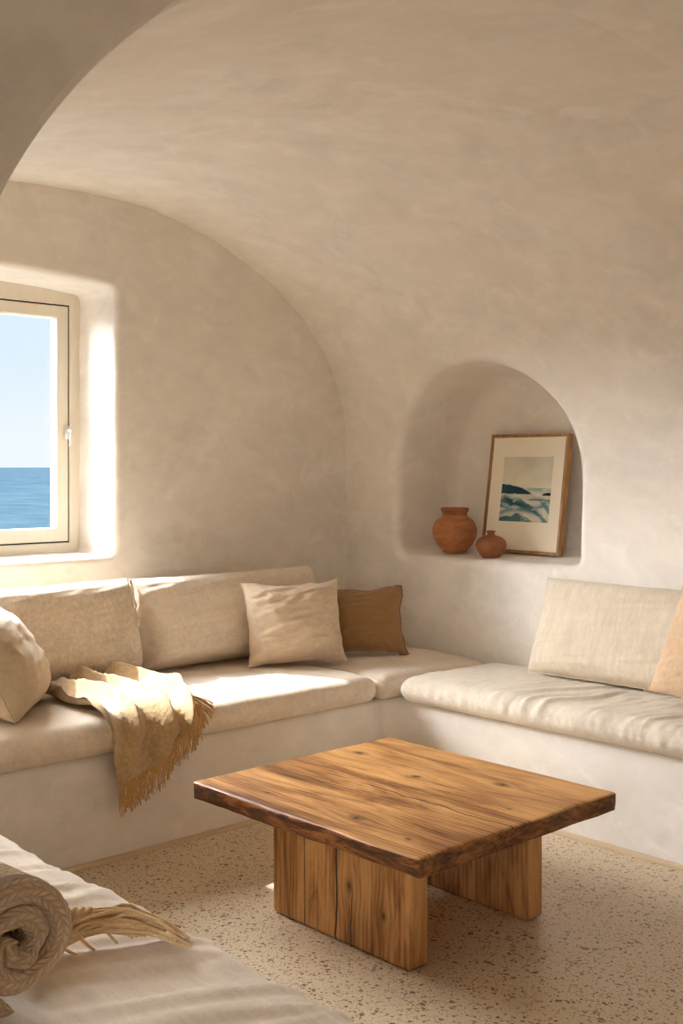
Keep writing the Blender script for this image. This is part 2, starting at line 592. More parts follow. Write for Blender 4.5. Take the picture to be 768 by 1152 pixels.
def window_wall():
    rect = (XL - .12, OU + .12, -.02, 2.72)
    per = []
    n = 70
    for k in range(n): per.append((rect[0] + (rect[1] - rect[0]) * k / n, rect[2]))
    for k in range(n): per.append((rect[1], rect[2] + (rect[3] - rect[2]) * k / n))
    for k in range(n): per.append((rect[1] - (rect[1] - rect[0]) * k / n, rect[3]))
    for k in range(n): per.append((rect[0], rect[3] - (rect[3] - rect[2]) * k / n))
    # angularly uniform rays around the opening plus the rectangle corners
    c = (WUC, WZC)
    ang = [2 * PI * k / 240 for k in range(240)] + [math.atan2(b - c[1], a - c[0]) % (2 * PI) for a in rect[:2] for b in rect[2:]]
    # dense at window corners
    for sx in (-1, 1):
        for sz in (-1, 1):
            a0 = math.atan2(sz * (WZ1 - WZ0) / 2, sx * (WU1 - WU0) / 2) % (2 * PI)
            ang += [(a0 + q * .006) % (2 * PI) for q in range(-9, 10)]
    ang = sorted(set(round(a, 5) for a in ang))
    dirs = [(math.cos(a), math.sin(a)) for a in ang]

    def rect_hit(d):
        ts = []
        if d[0] > 1e-9: ts.append((rect[1] - c[0]) / d[0])
        if d[0] < -1e-9: ts.append((rect[0] - c[0]) / d[0])
        if d[1] > 1e-9: ts.append((rect[3] - c[1]) / d[1])
        if d[1] < -1e-9: ts.append((rect[2] - c[1]) / d[1])
        m = min(x for x in ts if x > 0)
        return (c[0] + d[0] * m, c[1] + d[1] * m)
    RF = .028
    sched = [(RF * (1 - math.sin(a)), RF * (1 - math.cos(a))) for a in np.linspace(0, PI / 2, 7)]
    sched += [(0.0, .10), (-.003, .20), (-.004, .31), (-.004, .42)]
    mb = MB()
    rows = []
    outer = [rect_hit(d) for d in dirs]
    inner = [raycast(sd_win, c, d, sched[0][0]) for d in dirs]
    for m in range(0, 13):
        f = m / 12
        rows.append([W(o[0] * (1 - f) + i[0] * f, OV, o[1] * (1 - f) + i[1] * f) for o, i in zip(outer, inner)])
    for off, dep in sched[1:]:
        r = []
        for d in dirs:
            q = raycast(sd_win, c, d, off)
            wob = .004 * fbm(q[0] * 5, q[1] * 5, dep * 6)
            r.append(W(q[0] + wob, OV + dep, q[1] + wob * .7))
        rows.append(r)
    mb.grid(rows, closev=True)
    o = link('wall_back', mb.v, mb.f, M_wall)
    fixnormals(o)
    tag(o, kind='structure')


window_wall()

# near transverse arch (elliptical opening)
AC, AA, AZ, AB = 2.30, 1.70, 1.40, 1.02
AV0, AV1 = 1.35, 1.62


def arch_wall():
    pts = [(AC - AA, 0.0), (AC - AA, .7)]
    n = 96
    for k in range(n + 1):
        a = PI * (1 - k / n)
        pts.append((AC + AA * math.cos(a), AZ + AB * math.sin(a)))
    pts += [(AC + AA, .7), (AC + AA, 0)]
    c = (AC, .5)
    R = (-1.3, 4.3, 0, 2.9)
    out = []
    for (u, z) in pts:
        du, dz = u - c[0], z - c[1]
        if z == 0: out.append((R[0] if du < 0 else R[1], 0)); continue
        ts = []
        if du > 1e-9: ts.append((R[1] - c[0]) / du)
        if du < -1e-9: ts.append((R[0] - c[0]) / du)
        if dz > 1e-9: ts.append((R[3] - c[1]) / dz)
        m = min(ts); out.append((c[0] + du * m, c[1] + dz * m))
    cor = []
    mb = MB()
    rows = [[W(u, AV0, z) for u, z in out]]
    RF = .02
    for a in np.linspace(0, PI / 2, 6):
        rr = RF * (1 - math.sin(a)); dd = RF * (1 - math.cos(a))
        row = []
        for (u, z) in pts:
            du, dz = (u - AC) / AA ** 2, max(0, z - AZ) / AB ** 2
            l = math.hypot(du, dz) or 1
            row.append(W(u + du / l * rr, AV0 + dd, z + (dz / l * rr if z > 0 else 0)))
        rows.append(row)
    rows.append([W(u, AV1, z) for u, z in pts])
    rows.append([W(u, AV1, z) for u, z in out])
    mb.grid(rows)
    o = link('wall_arch', mb.v, mb.f, M_wall)
    o.data.polygons.foreach_set('use_smooth', [False] * len(o.data.polygons))
    fixnormals(o)
    tag(o, kind='structure')


arch_wall()


def quad_wall(name, quads, mat):
    mb = MB()
    for q in quads: mb.add([W(*p) for p in q], [(0, 1, 2, 3)])
    o = link(name, mb.v, mb.f, mat, smooth=False)
    tag(o, kind='structure')
    return o


# the adjoining space the camera stands in
ZC = 2.9
quad_wall('ceiling_front', [[(-1.3, -1.5, ZC), (4.3, -1.5, ZC), (4.3, 1.36, ZC), (-1.3, 1.36, ZC)]], M_wall)
quad_wall('wall_front', [[(-1.3, -1.5, 0), (4.3, -1.5, 0), (4.3, -1.5, ZC), (-1.3, -1.5, ZC)]], M_wall)
quad_wall('wall_front_right', [[(4.3, -1.5, 0), (4.3, 1.36, 0), (4.3, 1.36, ZC), (4.3, -1.5, ZC)]], M_wall)
DV0, DV1, DZ0, DZ = -.45, .0, 1.1, 1.7                          # small unseen opening added in the left wall for soft fill light
quad_wall('wall_front_left', [[(-1.3, -1.5, 0), (-1.3, DV0, 0), (-1.3, DV0, ZC), (-1.3, -1.5, ZC)],
                              [(-1.3, DV1, 0), (-1.3, 1.36, 0), (-1.3, 1.36, ZC), (-1.3, DV1, ZC)],
                              [(-1.3, DV0, DZ), (-1.3, DV1, DZ), (-1.3, DV1, ZC), (-1.3, DV0, ZC)],
                              [(-1.3, DV0, 0), (-1.3, DV1, 0), (-1.3, DV1, DZ0), (-1.3, DV0, DZ0)]], M_wall)
quad_wall('floor', [[(-1.6, -1.6, 0), (4.6, -1.6, 0), (4.6, 4.9, 0), (-1.6, 4.9, 0)]], M_floor)

# sea
mb = MB(); mb.add([Vector((-9000, 12, -26)), Vector((9000, 12, -26)), Vector((9000, 16000, -26)), Vector((-9000, 16000, -26))], [(0, 1, 2, 3)])
tag(link('sea', mb.v, mb.f, M_sea, smooth=False), kind='structure')

# ------------------------------------------------------------------ built-in plaster bench, U-shaped
BH = .37
FA, FB, FC, VEND = 3.42, 3.45, 1.25, 1.15


def arc(cx, cy, r, a0, a1, n=8):
    return [(cx + r * math.cos(a0 + (a1 - a0) * k / n), cy + r * math.sin(a0 + (a1 - a0) * k / n)) for k in range(n + 1)]


def front_line(off=0.0):
    """front edge of the U from bench C's near end round to bench B's near end; off moves it out over the floor"""
    r = .07 - off
    c, a, b = FC + off, FA - off, FB - off
    pts = [(c, VEND)]
    pts += arc(c + r, a - r, r, PI, PI / 2)
    pts += arc(b - r, a - r, r, PI / 2, 0)
    pts += [(b, 1.66)]
    return pts


def bench():
    fl = front_line()
    # subdivide
    P = []
    for a, b in zip(fl[:-1], fl[1:]):
        n = max(1, int(math.hypot(b[0] - a[0], b[1] - a[1]) / .06))
        for k in range(n): P.append((a[0] + (b[0] - a[0]) * k / n, a[1] + (b[1] - a[1]) * k / n))
    P.append(fl[-1])
    back = []
    for (u, v) in P:
        back.append((u, v))
    rows = []
    prof = [(0, .0), (0, .06), (0, .12), (0, .18), (0, .24), (0, .30), (0, BH - .02), (.006, BH - .006), (.02, BH), (.06, BH), (.2, BH), (.3, BH)]
    # inward normal
    nrm = []
    for k in range(len(P)):
        a, b = P[max(0, k - 1)], P[min(len(P) - 1, k + 1)]
        tx, ty = b[0] - a[0], b[1] - a[1]; l = math.hypot(tx, ty)
        nrm.append((-ty / l, tx / l))           # towards the walls
    for (d, z) in prof:
        row = []
        for (u, v), (nu, nv) in zip(P, nrm):
            w = .006 * fbm(u * 2.2, v * 2.2, z * 3) if z > 0 and d < .05 else 0
            row.append(W(u + nu * (d + w), v + nv * (d + w), z))
        rows.append(row)
    # carry the top back to the walls
    row = []
    for (u, v), (nu, nv) in zip(P, nrm):
        if nv > .9: q = (u, OV - .010)
        elif nu < -.5 and nv < .5: q = (XL + .026, v)
        elif nu > .5 and nv < .5: q = (OU - .026, v)
        else:
            q = (XL + .026 if u < 2 else OU - .026, OV - .010)
        row.append(W(max(q[0], AC - AA + .03), q[1], BH))
    rows.append(row)
    mb = MB(); mb.grid(rows)
    # near ends
    for k in (0, len(P) - 1):
        wall = max(XL + .026, AC - AA + .03) if k == 0 else OU - .026
        u = P[k][0]
        ve = P[k][1]
        mb.add([W(u, ve, 0), W(wall, ve, 0), W(wall, ve, BH), W(u, ve, BH - .012)], [(0, 1, 2, 3)])
    o = link('built_in_bench', mb.v, mb.f, M_bench)
    fixnormals(o)
    tag(o, 'low whitewashed plaster bench built along the walls beneath the seat cushions', 'bench')


bench()
# narrow screed strip where bench and floor meet
mb = MB()
fo, fi = front_line(.026), front_line(-.01)
fo = [(u, v) for u, v in fo]
mb.grid([[W(u, v, .0) for u, v in fi], [W(u, v, .012) for u, v in front_line(0.0)], [W(u, v, .010) for u, v in front_line(.026)], [W(u, v, .0) for u, v in fo]])
o = link('trim_1', mb.v, mb.f, M_edge); fixnormals(o); tag(o, kind='structure')


# ------------------------------------------------------------------ window
def bars(mb, u0, u1, z0, z1, wl, wr, wt, wb, v0, v1):
    """rectangular ring of four bars"""
    O = [(u0, z0), (u1, z0), (u1, z1), (u0, z1)]
    I = [(u0 + wl, z0 + wb), (u1 - wr, z0 + wb), (u1 - wr, z1 - wt), (u0 + wl, z1 - wt)]
    b = .004
    # loops: outer back, outer front, (bevel), inner front, inner back
    def lp(pts, v): return [W(u, v, z) for u, z in pts]
    def sh(pts, d):
        cu, cz = (u0 + u1) / 2, (z0 + z1) / 2
        return [(u + (d if u < cu else -d), z + (d if z < cz else -d)) for u, z in pts]
    rows = [lp(O, v1), lp(O, v0 + b), lp(sh(O, b), v0), lp(sh(I, -b), v0), lp(I, v0 + b), lp(I, v1)]
    mb.grid(rows, closeu=True, closev=True)


win = empty('window_1', W(WUC, 4.68, WZ0))
tag(win, kind='structure')
FV = 4.650
mb = MB(); bars(mb, WU0 - .03, WU1 + .03, WZ0 - .03, WZ1 + .06, .085, .085, .112, .078, FV, 4.72)
part('window_frame', mb.v, mb.f, M_frame, win, smooth=False)
gu0, gu1, gz0, gz1 = WU0 + .055, WU1 - .055, WZ0 + .048, WZ1 - .052
mb = MB(); bars(mb, gu0 - .004, gu1 + .004, gz0 - .004, gz1 + .004, .02, .02, .02, .02, FV + .006, 4.70)
part('seal', mb.v, mb.f, M_seal, win, smooth=False)
mb = MB()
g = .0065
bars(mb, gu0 + g, gu1 - g, gz0 + g, gz1 - g, .062, .058, .054, .060, FV - .001, 4.705)
sash = part('sash', mb.v, mb.f, M_frame, win, smooth=False)
mb = MB()
bars(mb, gu0 + .058, gu1 - .054, gz0 + .056, gz1 - .050, .012, .012, .011, .011, FV + .010, 4.70)
b_ = link('glazing_bead', mb.v, mb.f, M_frame, None, smooth=False); b_.parent = sash
b_.data.transform(Matrix.Translation(-Vector(win.location)))
mb = MB(); mb.box(W(gu0 + .06, 4.676, gz0 + .06), W(gu1 - .056, 4.682, gz1 - .052))
p_ = link('pane', mb.v, mb.f, M_glass, None, smooth=False); p_.parent = sash
p_.data.transform(Matrix.Translation(-Vector(win.location)))
mb = MB()
hu, hz = gu1 - .016, 1.50
mb.box(W(hu - .011, FV - .0095, hz - .03), W(hu + .011, FV - .0015, hz + .03))
mb.tube([W(hu, FV - .012, hz + .008), W(hu, FV - .040, hz + .008)], .008, 10)
mb.tube([W(hu, FV - .042, hz + .014), W(hu, FV - .044, hz), W(hu - .002, FV - .042, hz - .03), W(hu - .004, FV - .038, hz - .062)], lambda f: .0085 - .003 * f, 8)
part('handle', mb.v, mb.f, M_handle, win)


# ------------------------------------------------------------------ soft goods
def cushion_mesh(ext, r, crown, disp, step=.016):
    """boxy cushion centred in plan, bottom at z=0; ext = full sizes"""
    X, Y, Z = ext[0] / 2, ext[1] / 2, ext[2] / 2

    def ticks(h):
        n = max(4, int(2 * (h - r) / step))
        e = [-h + r * (1 - math.cos(k / 5 * PI / 2)) for k in range(5)]
        return e + list(np.linspace(-h + r, h - r, n + 1)) + [-x for x in e[::-1]]
    tx, ty, tz = ticks(X), ticks(Y), ticks(Z)
    mb = MB()

    def rnd(p):
        q = Vector((max(-X + r, min(X - r, p[0])), max(-Y + r, min(Y - r, p[1])), max(-Z + r, min(Z - r, p[2]))))
        d = Vector(p) - q
        if d.length > 1e-9:
            n = d.normalized(); return q + n * r, n
        return Vector(p), Vector((0, 0, 1))

    def fin(p, nface):
        q, n = rnd(p)
        a, b = max(0, 1 - (q.x / X) ** 2), max(0, 1 - (q.y / Y) ** 2)
        if n.length < .1: n = nface
        n = n if (Vector(p) - q).length > 1e-9 or True else nface
        up = sstep(-.6 * Z, .6 * Z, q.z)
        q = q + Vector((0, 0, 1)) * crown * (min(1, a * 2.2) * min(1, b * 2.2)) ** .7 * up
        # slight bulge of the side walls
        side = max(0, 1 - (q.z / Z) ** 2)
        if abs(n.z) < .8: q = q + Vector((n.x, n.y, 0)) * .008 * side
        d = disp(q.x, q.y, q.z, n) * sstep(-.75 * Z, -.1 * Z, q.z)
        q = q + n * d
        return q + Vector((0, 0, Z))
    for s in (-1, 1):
        mb.grid([[fin((x, y, s * Z), Vector((0, 0, s))) for y in ty] for x in tx])
        mb.grid([[fin((x, s * Y, z), Vector((0, s, 0))) for z in tz] for x in tx])
        mb.grid([[fin((s * X, y, z), Vector((s, 0, 0))) for z in tz] for y in ty])
    return mb


def cushion(name, u0, u1, v0, v1, z0, h, r, crown, disp, mat, label, cat='seat cushion', group=None, step=.014):
    mb = cushion_mesh((u1 - u0, v1 - v0, h), r, crown, disp, step)
    o = link(name, mb.v, mb.f, mat)
    fixnormals(o)
    o.location = W((u0 + u1) / 2, (v0 + v1) / 2, z0)
    tag(o, label, cat, group)
    return o


def seam_line(o, pts, rad, mat, name='piping'):
    mb = MB(); mb.tube(pts, rad, 6, closed=True)
    s = link(name, mb.v, mb.f, mat); s.parent = o
    return s


def seat_disp(seed, amp=.006, pucker=.006, yfront=-1):
    def f(x, y, z, n):
        d = amp * fbm(x * 3.1 + seed, y * 3.1, z * 4, 3)
        # small gathers along the front seam
        q = 1 - abs(n.z)
        d += pucker * q * nz(x * 42 + seed, z * 6, y * 5) * (1.0 if n.y < .3 else .4)
        d += .0022 * (1 - abs(2 * abs(nz(x * 7 + y * 9 + seed, (x - y) * 2.2)) - 1)) * max(0, n.z)
        return d
    return f


GAP = .001
SEATZ = BH + GAP + .118
seat_a = cushion('seat_cushion', .715, 3.325, 3.372, 4.335, BH + GAP, .108, .046, .012, seat_disp(1.0),
        M_seat, 'long oatmeal seat cushion below the window carrying the camel throw', group='seat cushions on the plaster bench')


def corner_disp(x, y, z, n):
    return .006 * fbm(x * 3.3 + 9, y * 3.3, z * 3, 3) + .003 * (1 - abs(n.z)) * nz(x * 30, z * 8, y * 30)


seat_c = cushion('seat_cushion', 3.348, 4.018, 3.372, 4.335, BH + GAP, .106, .046, .004, corner_disp,
        M_seat, 'oatmeal corner seat cushion beneath the brown pillow', group='seat cushions on the plaster bench')
seat_l = cushion('seat_cushion', .715, 1.265, 1.17, 3.34, BH + GAP, .10, .046, .012, lambda x, y, z, n: .007 * fbm(x * 3 + 4, y * 3, z * 3, 3) + (.010 * max(0, 1 - 3 * abs(nz((y + .55 * x) * 7.5, x * 1.8, 2.2))) ** 1.5 + .006 * max(0, 1 - 3 * abs(nz((y + .4 * x) * 15, x * 3, 5.2))) ** 1.5) * (max(0, n.z) + .4 * (1 - abs(n.z))) * sstep(-.22, .12, x) + .0025 * (1 - abs(n.z)) * nz(y * 30, z * 6),
        M_seat, 'pale linen seat cushion in the near left corner under the rolled knit blanket', step=.011, group='seat cushions on the plaster bench')


def futon_disp(x, y, z, n):
    d = .006 * fbm(x * 3 + 2, y * 3, z * 3, 3)
    # creases fanning from the back seam towards the front edge (front is -x)
    k = y + .42 * x + .05 * nz(x * 4, y * 4, 1)
    r1 = max(0, 1 - 3.2 * abs(nz(k * 8.5, x * 1.6, 2.7))) ** 1.5
    r2 = max(0, 1 - 2.8 * abs(nz(k * 17, x * 3.0, 6.1))) ** 1.5
    wgt = sstep(.27, .02, x) * (.25 + .75 * sstep(.80, .1, y))
    d += (.011 * r1 + .006 * r2) * (max(0, n.z) + .35 * (1 - abs(n.z))) * wgt
    q = 1 - abs(n.z)
    d += .007 * q * (nz(y * 34 + x * 10, z * 9, 3))
    return d


seat_b = cushion('seat_cushion', 3.395, 4.018, 1.70, 3.325, BH + GAP, .102, .048, .010, futon_disp,
        M_futon, 'crumpled linen futon seat cushion under the niche', step=.009, group='seat cushions on the plaster bench')


def pillow_mesh(Wd, Ht, T, pw=2.3, pwx=None, ex=.55, conc=.07, top_sag=0.0, seed=0.0, wr=.006, n=56, belly=.15, soft=0.0):
    """pillow in local x (width) / z (height) / -y (front); centred"""
    def pt(a, b, s):
        ea = max(0, 1 - abs(a) ** (pwx or pw)) ** ex
        eb = max(0, 1 - abs(b) ** pw) ** ex
        th = ea * eb
        x = a * Wd / 2 * (1 - conc * (1 - b * b) * abs(a) ** 3)
        zt = conc + (top_sag if b > 0 else 0)
        z = b * Ht / 2 * (1 - zt * (1 - a * a) * abs(b) ** 3)
        y = T / 2 * th * (1 + belly * (-b))
        # creases pulled in from the corners and edges
        e = (1 - th)
        ang = math.atan2(b, a); rr = math.hypot(a, b)
        cr = abs(nz(ang * 5.5 + seed, rr * 1.2, s * 3.0)) * e * th
        cr2 = fbm(a * 2.2 + seed, b * 2.2, s * 2, 3) * th
        fold = nz(a * 2.5 + b * 1.5 + seed, b * 9 - a * 3, s) * th * (1 - .4 * th)
        y += wr * (3.4 * (cr - .1 * e * th) + 1.1 * cr2 + 1.5 * fold)
        # wavy seam
        z += (.0035 * nz(a * 6 + seed, b * 2, 3) + soft * .011 * nz(a * 2.1 + seed, b, 8)) * e; x += (.0035 * nz(b * 6 + seed, a * 2, 7) + soft * .010 * nz(b * 2.3 + seed, a, 5)) * e
        return Vector((x, s * y, z))
    mb = MB()
    tk = [math.sin(PI / 2 * k / n) * .35 + .65 * k / n for k in range(-n // 2 * 2, n + 1, 2)] if False else [k / (n / 2) for k in range(-n // 2, n // 2 + 1)]
    tk = [math.copysign(abs(x) ** .8, x) if abs(x) > 0 else 0 for x in tk]
    for s in (-1, 1):
        mb.grid([[pt(a, b, s) for b in tk] for a in tk])
    rim = [pt(a, -1, 1) for a in tk] + [pt(1, b, 1) for b in tk[1:]] + [pt(a, 1, 1) for a in tk[::-1][1:]] + [pt(-1, b, 1) for b in tk[::-1][1:-1]]
    return mb, rim


def place(o, pos, wdir, tilt, roll=0.0):
    """width direction wdir (in u,v); tilt back in radians; pos = where bottom centre stands (u, v, z)"""
    w = Vector((wdir[0], wdir[1], 0)).normalized()
    back = Vector((-w.y, w.x, 0))
    R0 = Matrix((w, back, Vector((0, 0, 1)))).transposed()      # local x->w, y->back, z->up
    Rt = Matrix.Rotation(-tilt, 3, 'X') @ Matrix.Rotation(roll, 3, 'Y')
    R = R0 @ Rt
    vs = [R @ v.co for v in o.data.vertices]
    mz = min(v.z for v in vs)
    low = [v for v in vs if v.z < mz + .02]
    cx = Vector((sum(v.x for v in low) / len(low), sum(v.y for v in low) / len(low), mz))
    o.matrix_world = Matrix.Translation(W(*pos) - cx) @ R.to_4x4()


ROOM = {}


def pillow(name, label, mat, size, pos, wdir, tilt, roll=0, cat='pillow', trim=None, group=None, seam=None, against=None, push=(0, -1, 0), **k):
    mb, rim = pillow_mesh(*size, **k)
    o = link(name, mb.v, mb.f, mat)
    fixnormals(o)
    if seam:
        rad, smat, snm = seam
        s = seam_line(o, rim, rad, smat, snm)
    place(o, pos, wdir, tilt, roll)
    settle(o, SEATS, (0, 0, 1))
    if against:
        settle(o, against, push)
        settle(o, SEATS, (0, 0, 1))
    tag(o, label, cat, group)
    return o, rim


from mathutils.bvhtree import BVHTree


def bvh(objs):
    vs, ps = [], []
    bpy.context.view_layer.update()
    for o in objs:
        M = o.matrix_world; b = len(vs)
        vs += [M @ v.co for v in o.data.vertices]
        ps += [tuple(b + i for i in p.vertices) for p in o.data.polygons]
    return BVHTree.FromPolygons(vs, ps)


def family(o): return ([o] if o.type == 'MESH' else []) + [c for c in o.children_recursive if c.type == 'MESH']


def settle(o, others, d, step=.003, n=60):
    d = Vector(d).normalized() * step
    B = bvh([m for q in others for m in family(q)])
    k = 0
    while k < n and bvh(family(o)).overlap(B):
        o.matrix_world = Matrix.Translation(d) @ o.matrix_world
        k += 1
    return k


SEATS = [seat_a, seat_b, seat_c, seat_l]
SZ = SEATZ - .010
BG = 'back cushions leaning on the walls'
WB, WR = bpy.data.objects['wall_back'], bpy.data.objects['wall_right']
# window-side back cushions
bk = dict(pwx=16, pw=6, ex=.6, conc=.02, wr=.005, n=84, belly=.22)
bc1, _ = pillow('back_cushion', 'nubby oatmeal back cushion standing under the window behind the throw', M_back, (1.03, .385, .25), (2.085, 4.13, SZ), (1, 0), math.radians(13), cat='back cushion', group=BG,
                seam=(.0035, M_back, 'piping'), seed=3.0, against=[WB], **bk)
bc2, _ = pillow('back_cushion', 'smooth oatmeal back cushion partly behind the square sand pillow', M_seat, (.99, .385, .25), (3.106, 4.13, SZ), (1, 0.0), math.radians(13), cat='back cushion', group=BG,
                seam=(.0035, M_seat, 'piping'), seed=8.0, against=[WB, bc1], **bk)
# niche-side back cushion
bc3, _ = pillow('back_cushion', 'slubbed linen back cushion against the wall below the right of the niche', M_backR, (1.05, .40, .16), (3.85, 2.44, SZ), (0, -1), math.radians(20), cat='back cushion', group=BG,
                seam=(.003, M_backR, 'piping'), pw=6, ex=.6, conc=.02, wr=.007, n=84, belly=.25, seed=13.0, against=[WR], push=(-1, 0, 0))
# loose pillows
PG = 'loose pillows on the bench'
brn, rim = pillow('throw_pillow', 'brown pillow with braided edge leaning in the corner', M_brown, (.42, .32, .17), (3.64, 3.86, SZ), (.30, -.20), math.radians(20), math.radians(0), group=PG,
                  seed=31.0, wr=.012, conc=.10, pw=2.5, ex=.66, soft=1.0, against=[WB, WR, bc2], push=(-.3, -.9, 0))
o = brn
# twisted cord along one side of the brown pillow
mb = MB()
side = [p for p in rim if p.x > .42 / 2 * .84]
side.sort(key=lambda p: p.z)
sp_ = []
for i in range(len(side) - 1):
    for q in range(4): sp_.append(side[i].lerp(side[i + 1], q / 4))
for ph_ in (0, PI):
    mb.tube([p + Vector((.004 * math.cos(i * .55 + ph_), .004 * math.sin(i * .55 + ph_), 0)) for i, p in enumerate(sp_)], .0038, 6)
c_ = link('braided_cord', mb.v, mb.f, M_browntrim); c_.parent = o

snd, _ = pillow('throw_pillow', 'square sand linen pillow with dented top beside the brown pillow', M_pil, (.45, .366, .215), (3.245, 3.80, SZ), (.38, -.14), math.radians(17), math.radians(0), group=PG,
                seam=(.0025, M_pil, 'seam'), seed=21.0, wr=.013, conc=.075, top_sag=.05, pw=2.5, ex=.66, soft=1.0, against=[bc2, brn], push=(-.35, -.9, 0))
tau, _ = pillow('throw_pillow', 'plump taupe pillow cut by the left edge, beside the camel throw', M_taupe, (.46, .37, .21), (1.92, 3.71, SZ), (.63, .77), math.radians(26), math.radians(0), group=PG,
                seam=(.003, M_taupe, 'seam'), seed=41.0, wr=.006, conc=.02, pw=3.0, ex=.62, against=[bc1], push=(-.2, -1, 0))
o, rim = pillow('throw_pillow', 'peach pillow with small corner tassel cut by the right edge', M_peach, (.44, .42, .15), (3.70, 1.915, SZ), (-.12, -1), math.radians(22), math.radians(5), group=PG,
                seam=(.003, M_peach, 'seam'), seed=51.0, wr=.008, conc=.06, ex=.62, against=[bc3], push=(-1, 0, 0))
# tassel with short fringe at the lower corner
mb = MB()
cor = min(rim, key=lambda p: p.x * 1.0 + p.z * 1.0)
for k in range(22):
    a = random.uniform(-.9, .9); b = random.uniform(-.6, .6); L = random.uniform(.018, .03)
    mb.tube([cor + Vector((.004, 0, .002)), cor + Vector((-L * .6, -.4 * L * b, -.15 * L + .3 * L * a * .3)), cor + Vector((-L, -L * b, -.05 * L))], .0014, 4)
for k, p in enumerate([p for p in rim if p.z < -.42 / 2 * .8 and p.x < 0][::2]):
    mb.tube([p, p + Vector((random.uniform(-.008, .002), -.007, -.001))], .0014, 4)
c_ = link('tassel', mb.v, mb.f, M_peach); c_.parent = o; o_peach = o


# ------------------------------------------------------------------ camel throw draped over the front edge
def interp_poly(pts, f):
    """pts list of (param,u,w)"""
    ps = [p[0] for p in pts]
    return float(np.interp(f, ps, [p[1] for p in pts])), float(np.interp(f, ps, [p[2] for p in pts]))


VF, ZT, RD = 3.372, SEATZ, .056                 # cushion front plane, top, edge rounding


TB = bvh([seat_a])


def seatpos(u, w, off):
    """w<0 on the seat, >0 down the front; off = height above the cushion"""
    a0 = -RD * PI / 4; a1 = RD * PI / 4
    vt = VF + RD
    if w <= a0:
        p, n = W(u, vt + (a0 - w), ZT), Vector((0, 0, 1))
    elif w < a1:
        th = (w - a0) / RD
        n = Vector((0, -math.sin(th), math.cos(th)))
        p = W(u, vt, ZT - RD) + n * RD
    else:
        p, n = W(u, VF, ZT - RD - (w - a1)), Vector((0, -1, 0))
    if w >= a1:
        q = W(u, VF, ZT - RD)
        h = TB.ray_cast(q + n * .2, -n)[0]
        pr = max(-.03, min(.05, (h - q).dot(n))) if h is not None else .012
        return p + n * (pr + off + .006 - .018 * sstep(.08, .22, w - a1))
    hit = TB.ray_cast(p + n * .2, -n)
    if hit[0] is not None and p.z > BH + .02:
        p = p + n * max(-.03, min(.05, (hit[0] - p).dot(n)))
    elif p.z <= BH + .02:
        k = min(1, (BH + .02 - p.z) / .1)
        p = p + n * (.012 * (1 - k) - .012 * k)
    return p + n * (off + .006)


left = [(0, 2.06, -.44), (.35, 2.04, -.20), (.6, 2.03, 0.0), (1, 2.085, .215)]
right = [(0, 2.42, -.50), (.4, 2.47, -.40), (.75, 2.50, -.20), (1, 2.41, -.10)]
hem = [(0, 2.085, .215), (.2, 2.150, .185), (.4, 2.225, .150), (.58, 2.300, .085), (.74, 2.365, .035), (.88, 2.40, -.03), (1, 2.41, -.10)]
back = [(0, 2.06, -.44), (.25, 2.10, -.50), (.5, 2.22, -.54), (.75, 2.33, -.53), (1, 2.42, -.50)]


def coons(s, t_):
    lu, lw = interp_poly(left, s); ru, rw = interp_poly(right, s)
    bu, bw = interp_poly(back, t_); hu_, hw_ = interp_poly(hem, t_)
    def c(L, R, B, H, i):
        c00, c01, c10, c11 = left[0][i], right[0][i], left[-1][i], right[-1][i]
        return (1 - t_) * L + t_ * R + (1 - s) * B + s * H - ((1 - s) * (1 - t_) * c00 + (1 - s) * t_ * c01 + s * (1 - t_) * c10 + s * t_ * c11)
    return c(lu, ru, bu, hu_, 1), c(lw, rw, bw, hw_, 2)


def fold(s, t_):
    q = t_ * 3.6 + .55 * nz(s * 2.1, t_ * 2.0, 5.5) + .35 * s
    r1 = (1 - abs(math.sin(PI * q))) ** 1.4
    a1 = .058 * (1 - s) ** .5 * (.5 + .5 * sstep(0, .12, s)) + .020 * sstep(.22, .5, t_) * (1 - .3 * s) + .003
    q2 = t_ * 7 + s * 5 + 1.2 * nz(s * 3, t_ * 3, 1.5)
    r2 = .5 + .5 * math.sin(q2 * 2)
    h = a1 * r1 + .012 * (1 - s) * r2 + .010 * max(0, fbm(s * 3.2, t_ * 3.2, 9, 3))
    # one deep crease running down the hanging part
    h += .030 * math.exp(-((t_ - .46 + .12 * (1 - s)) / .075) ** 2) * sstep(.2, .6, s)
    h += .026 * math.exp(-((t_ - .78 + .1 * (1 - s)) / .06) ** 2) * sstep(.3, .7, s)
    return h + .004 * fbm(s * 9, t_ * 9, 4, 2)


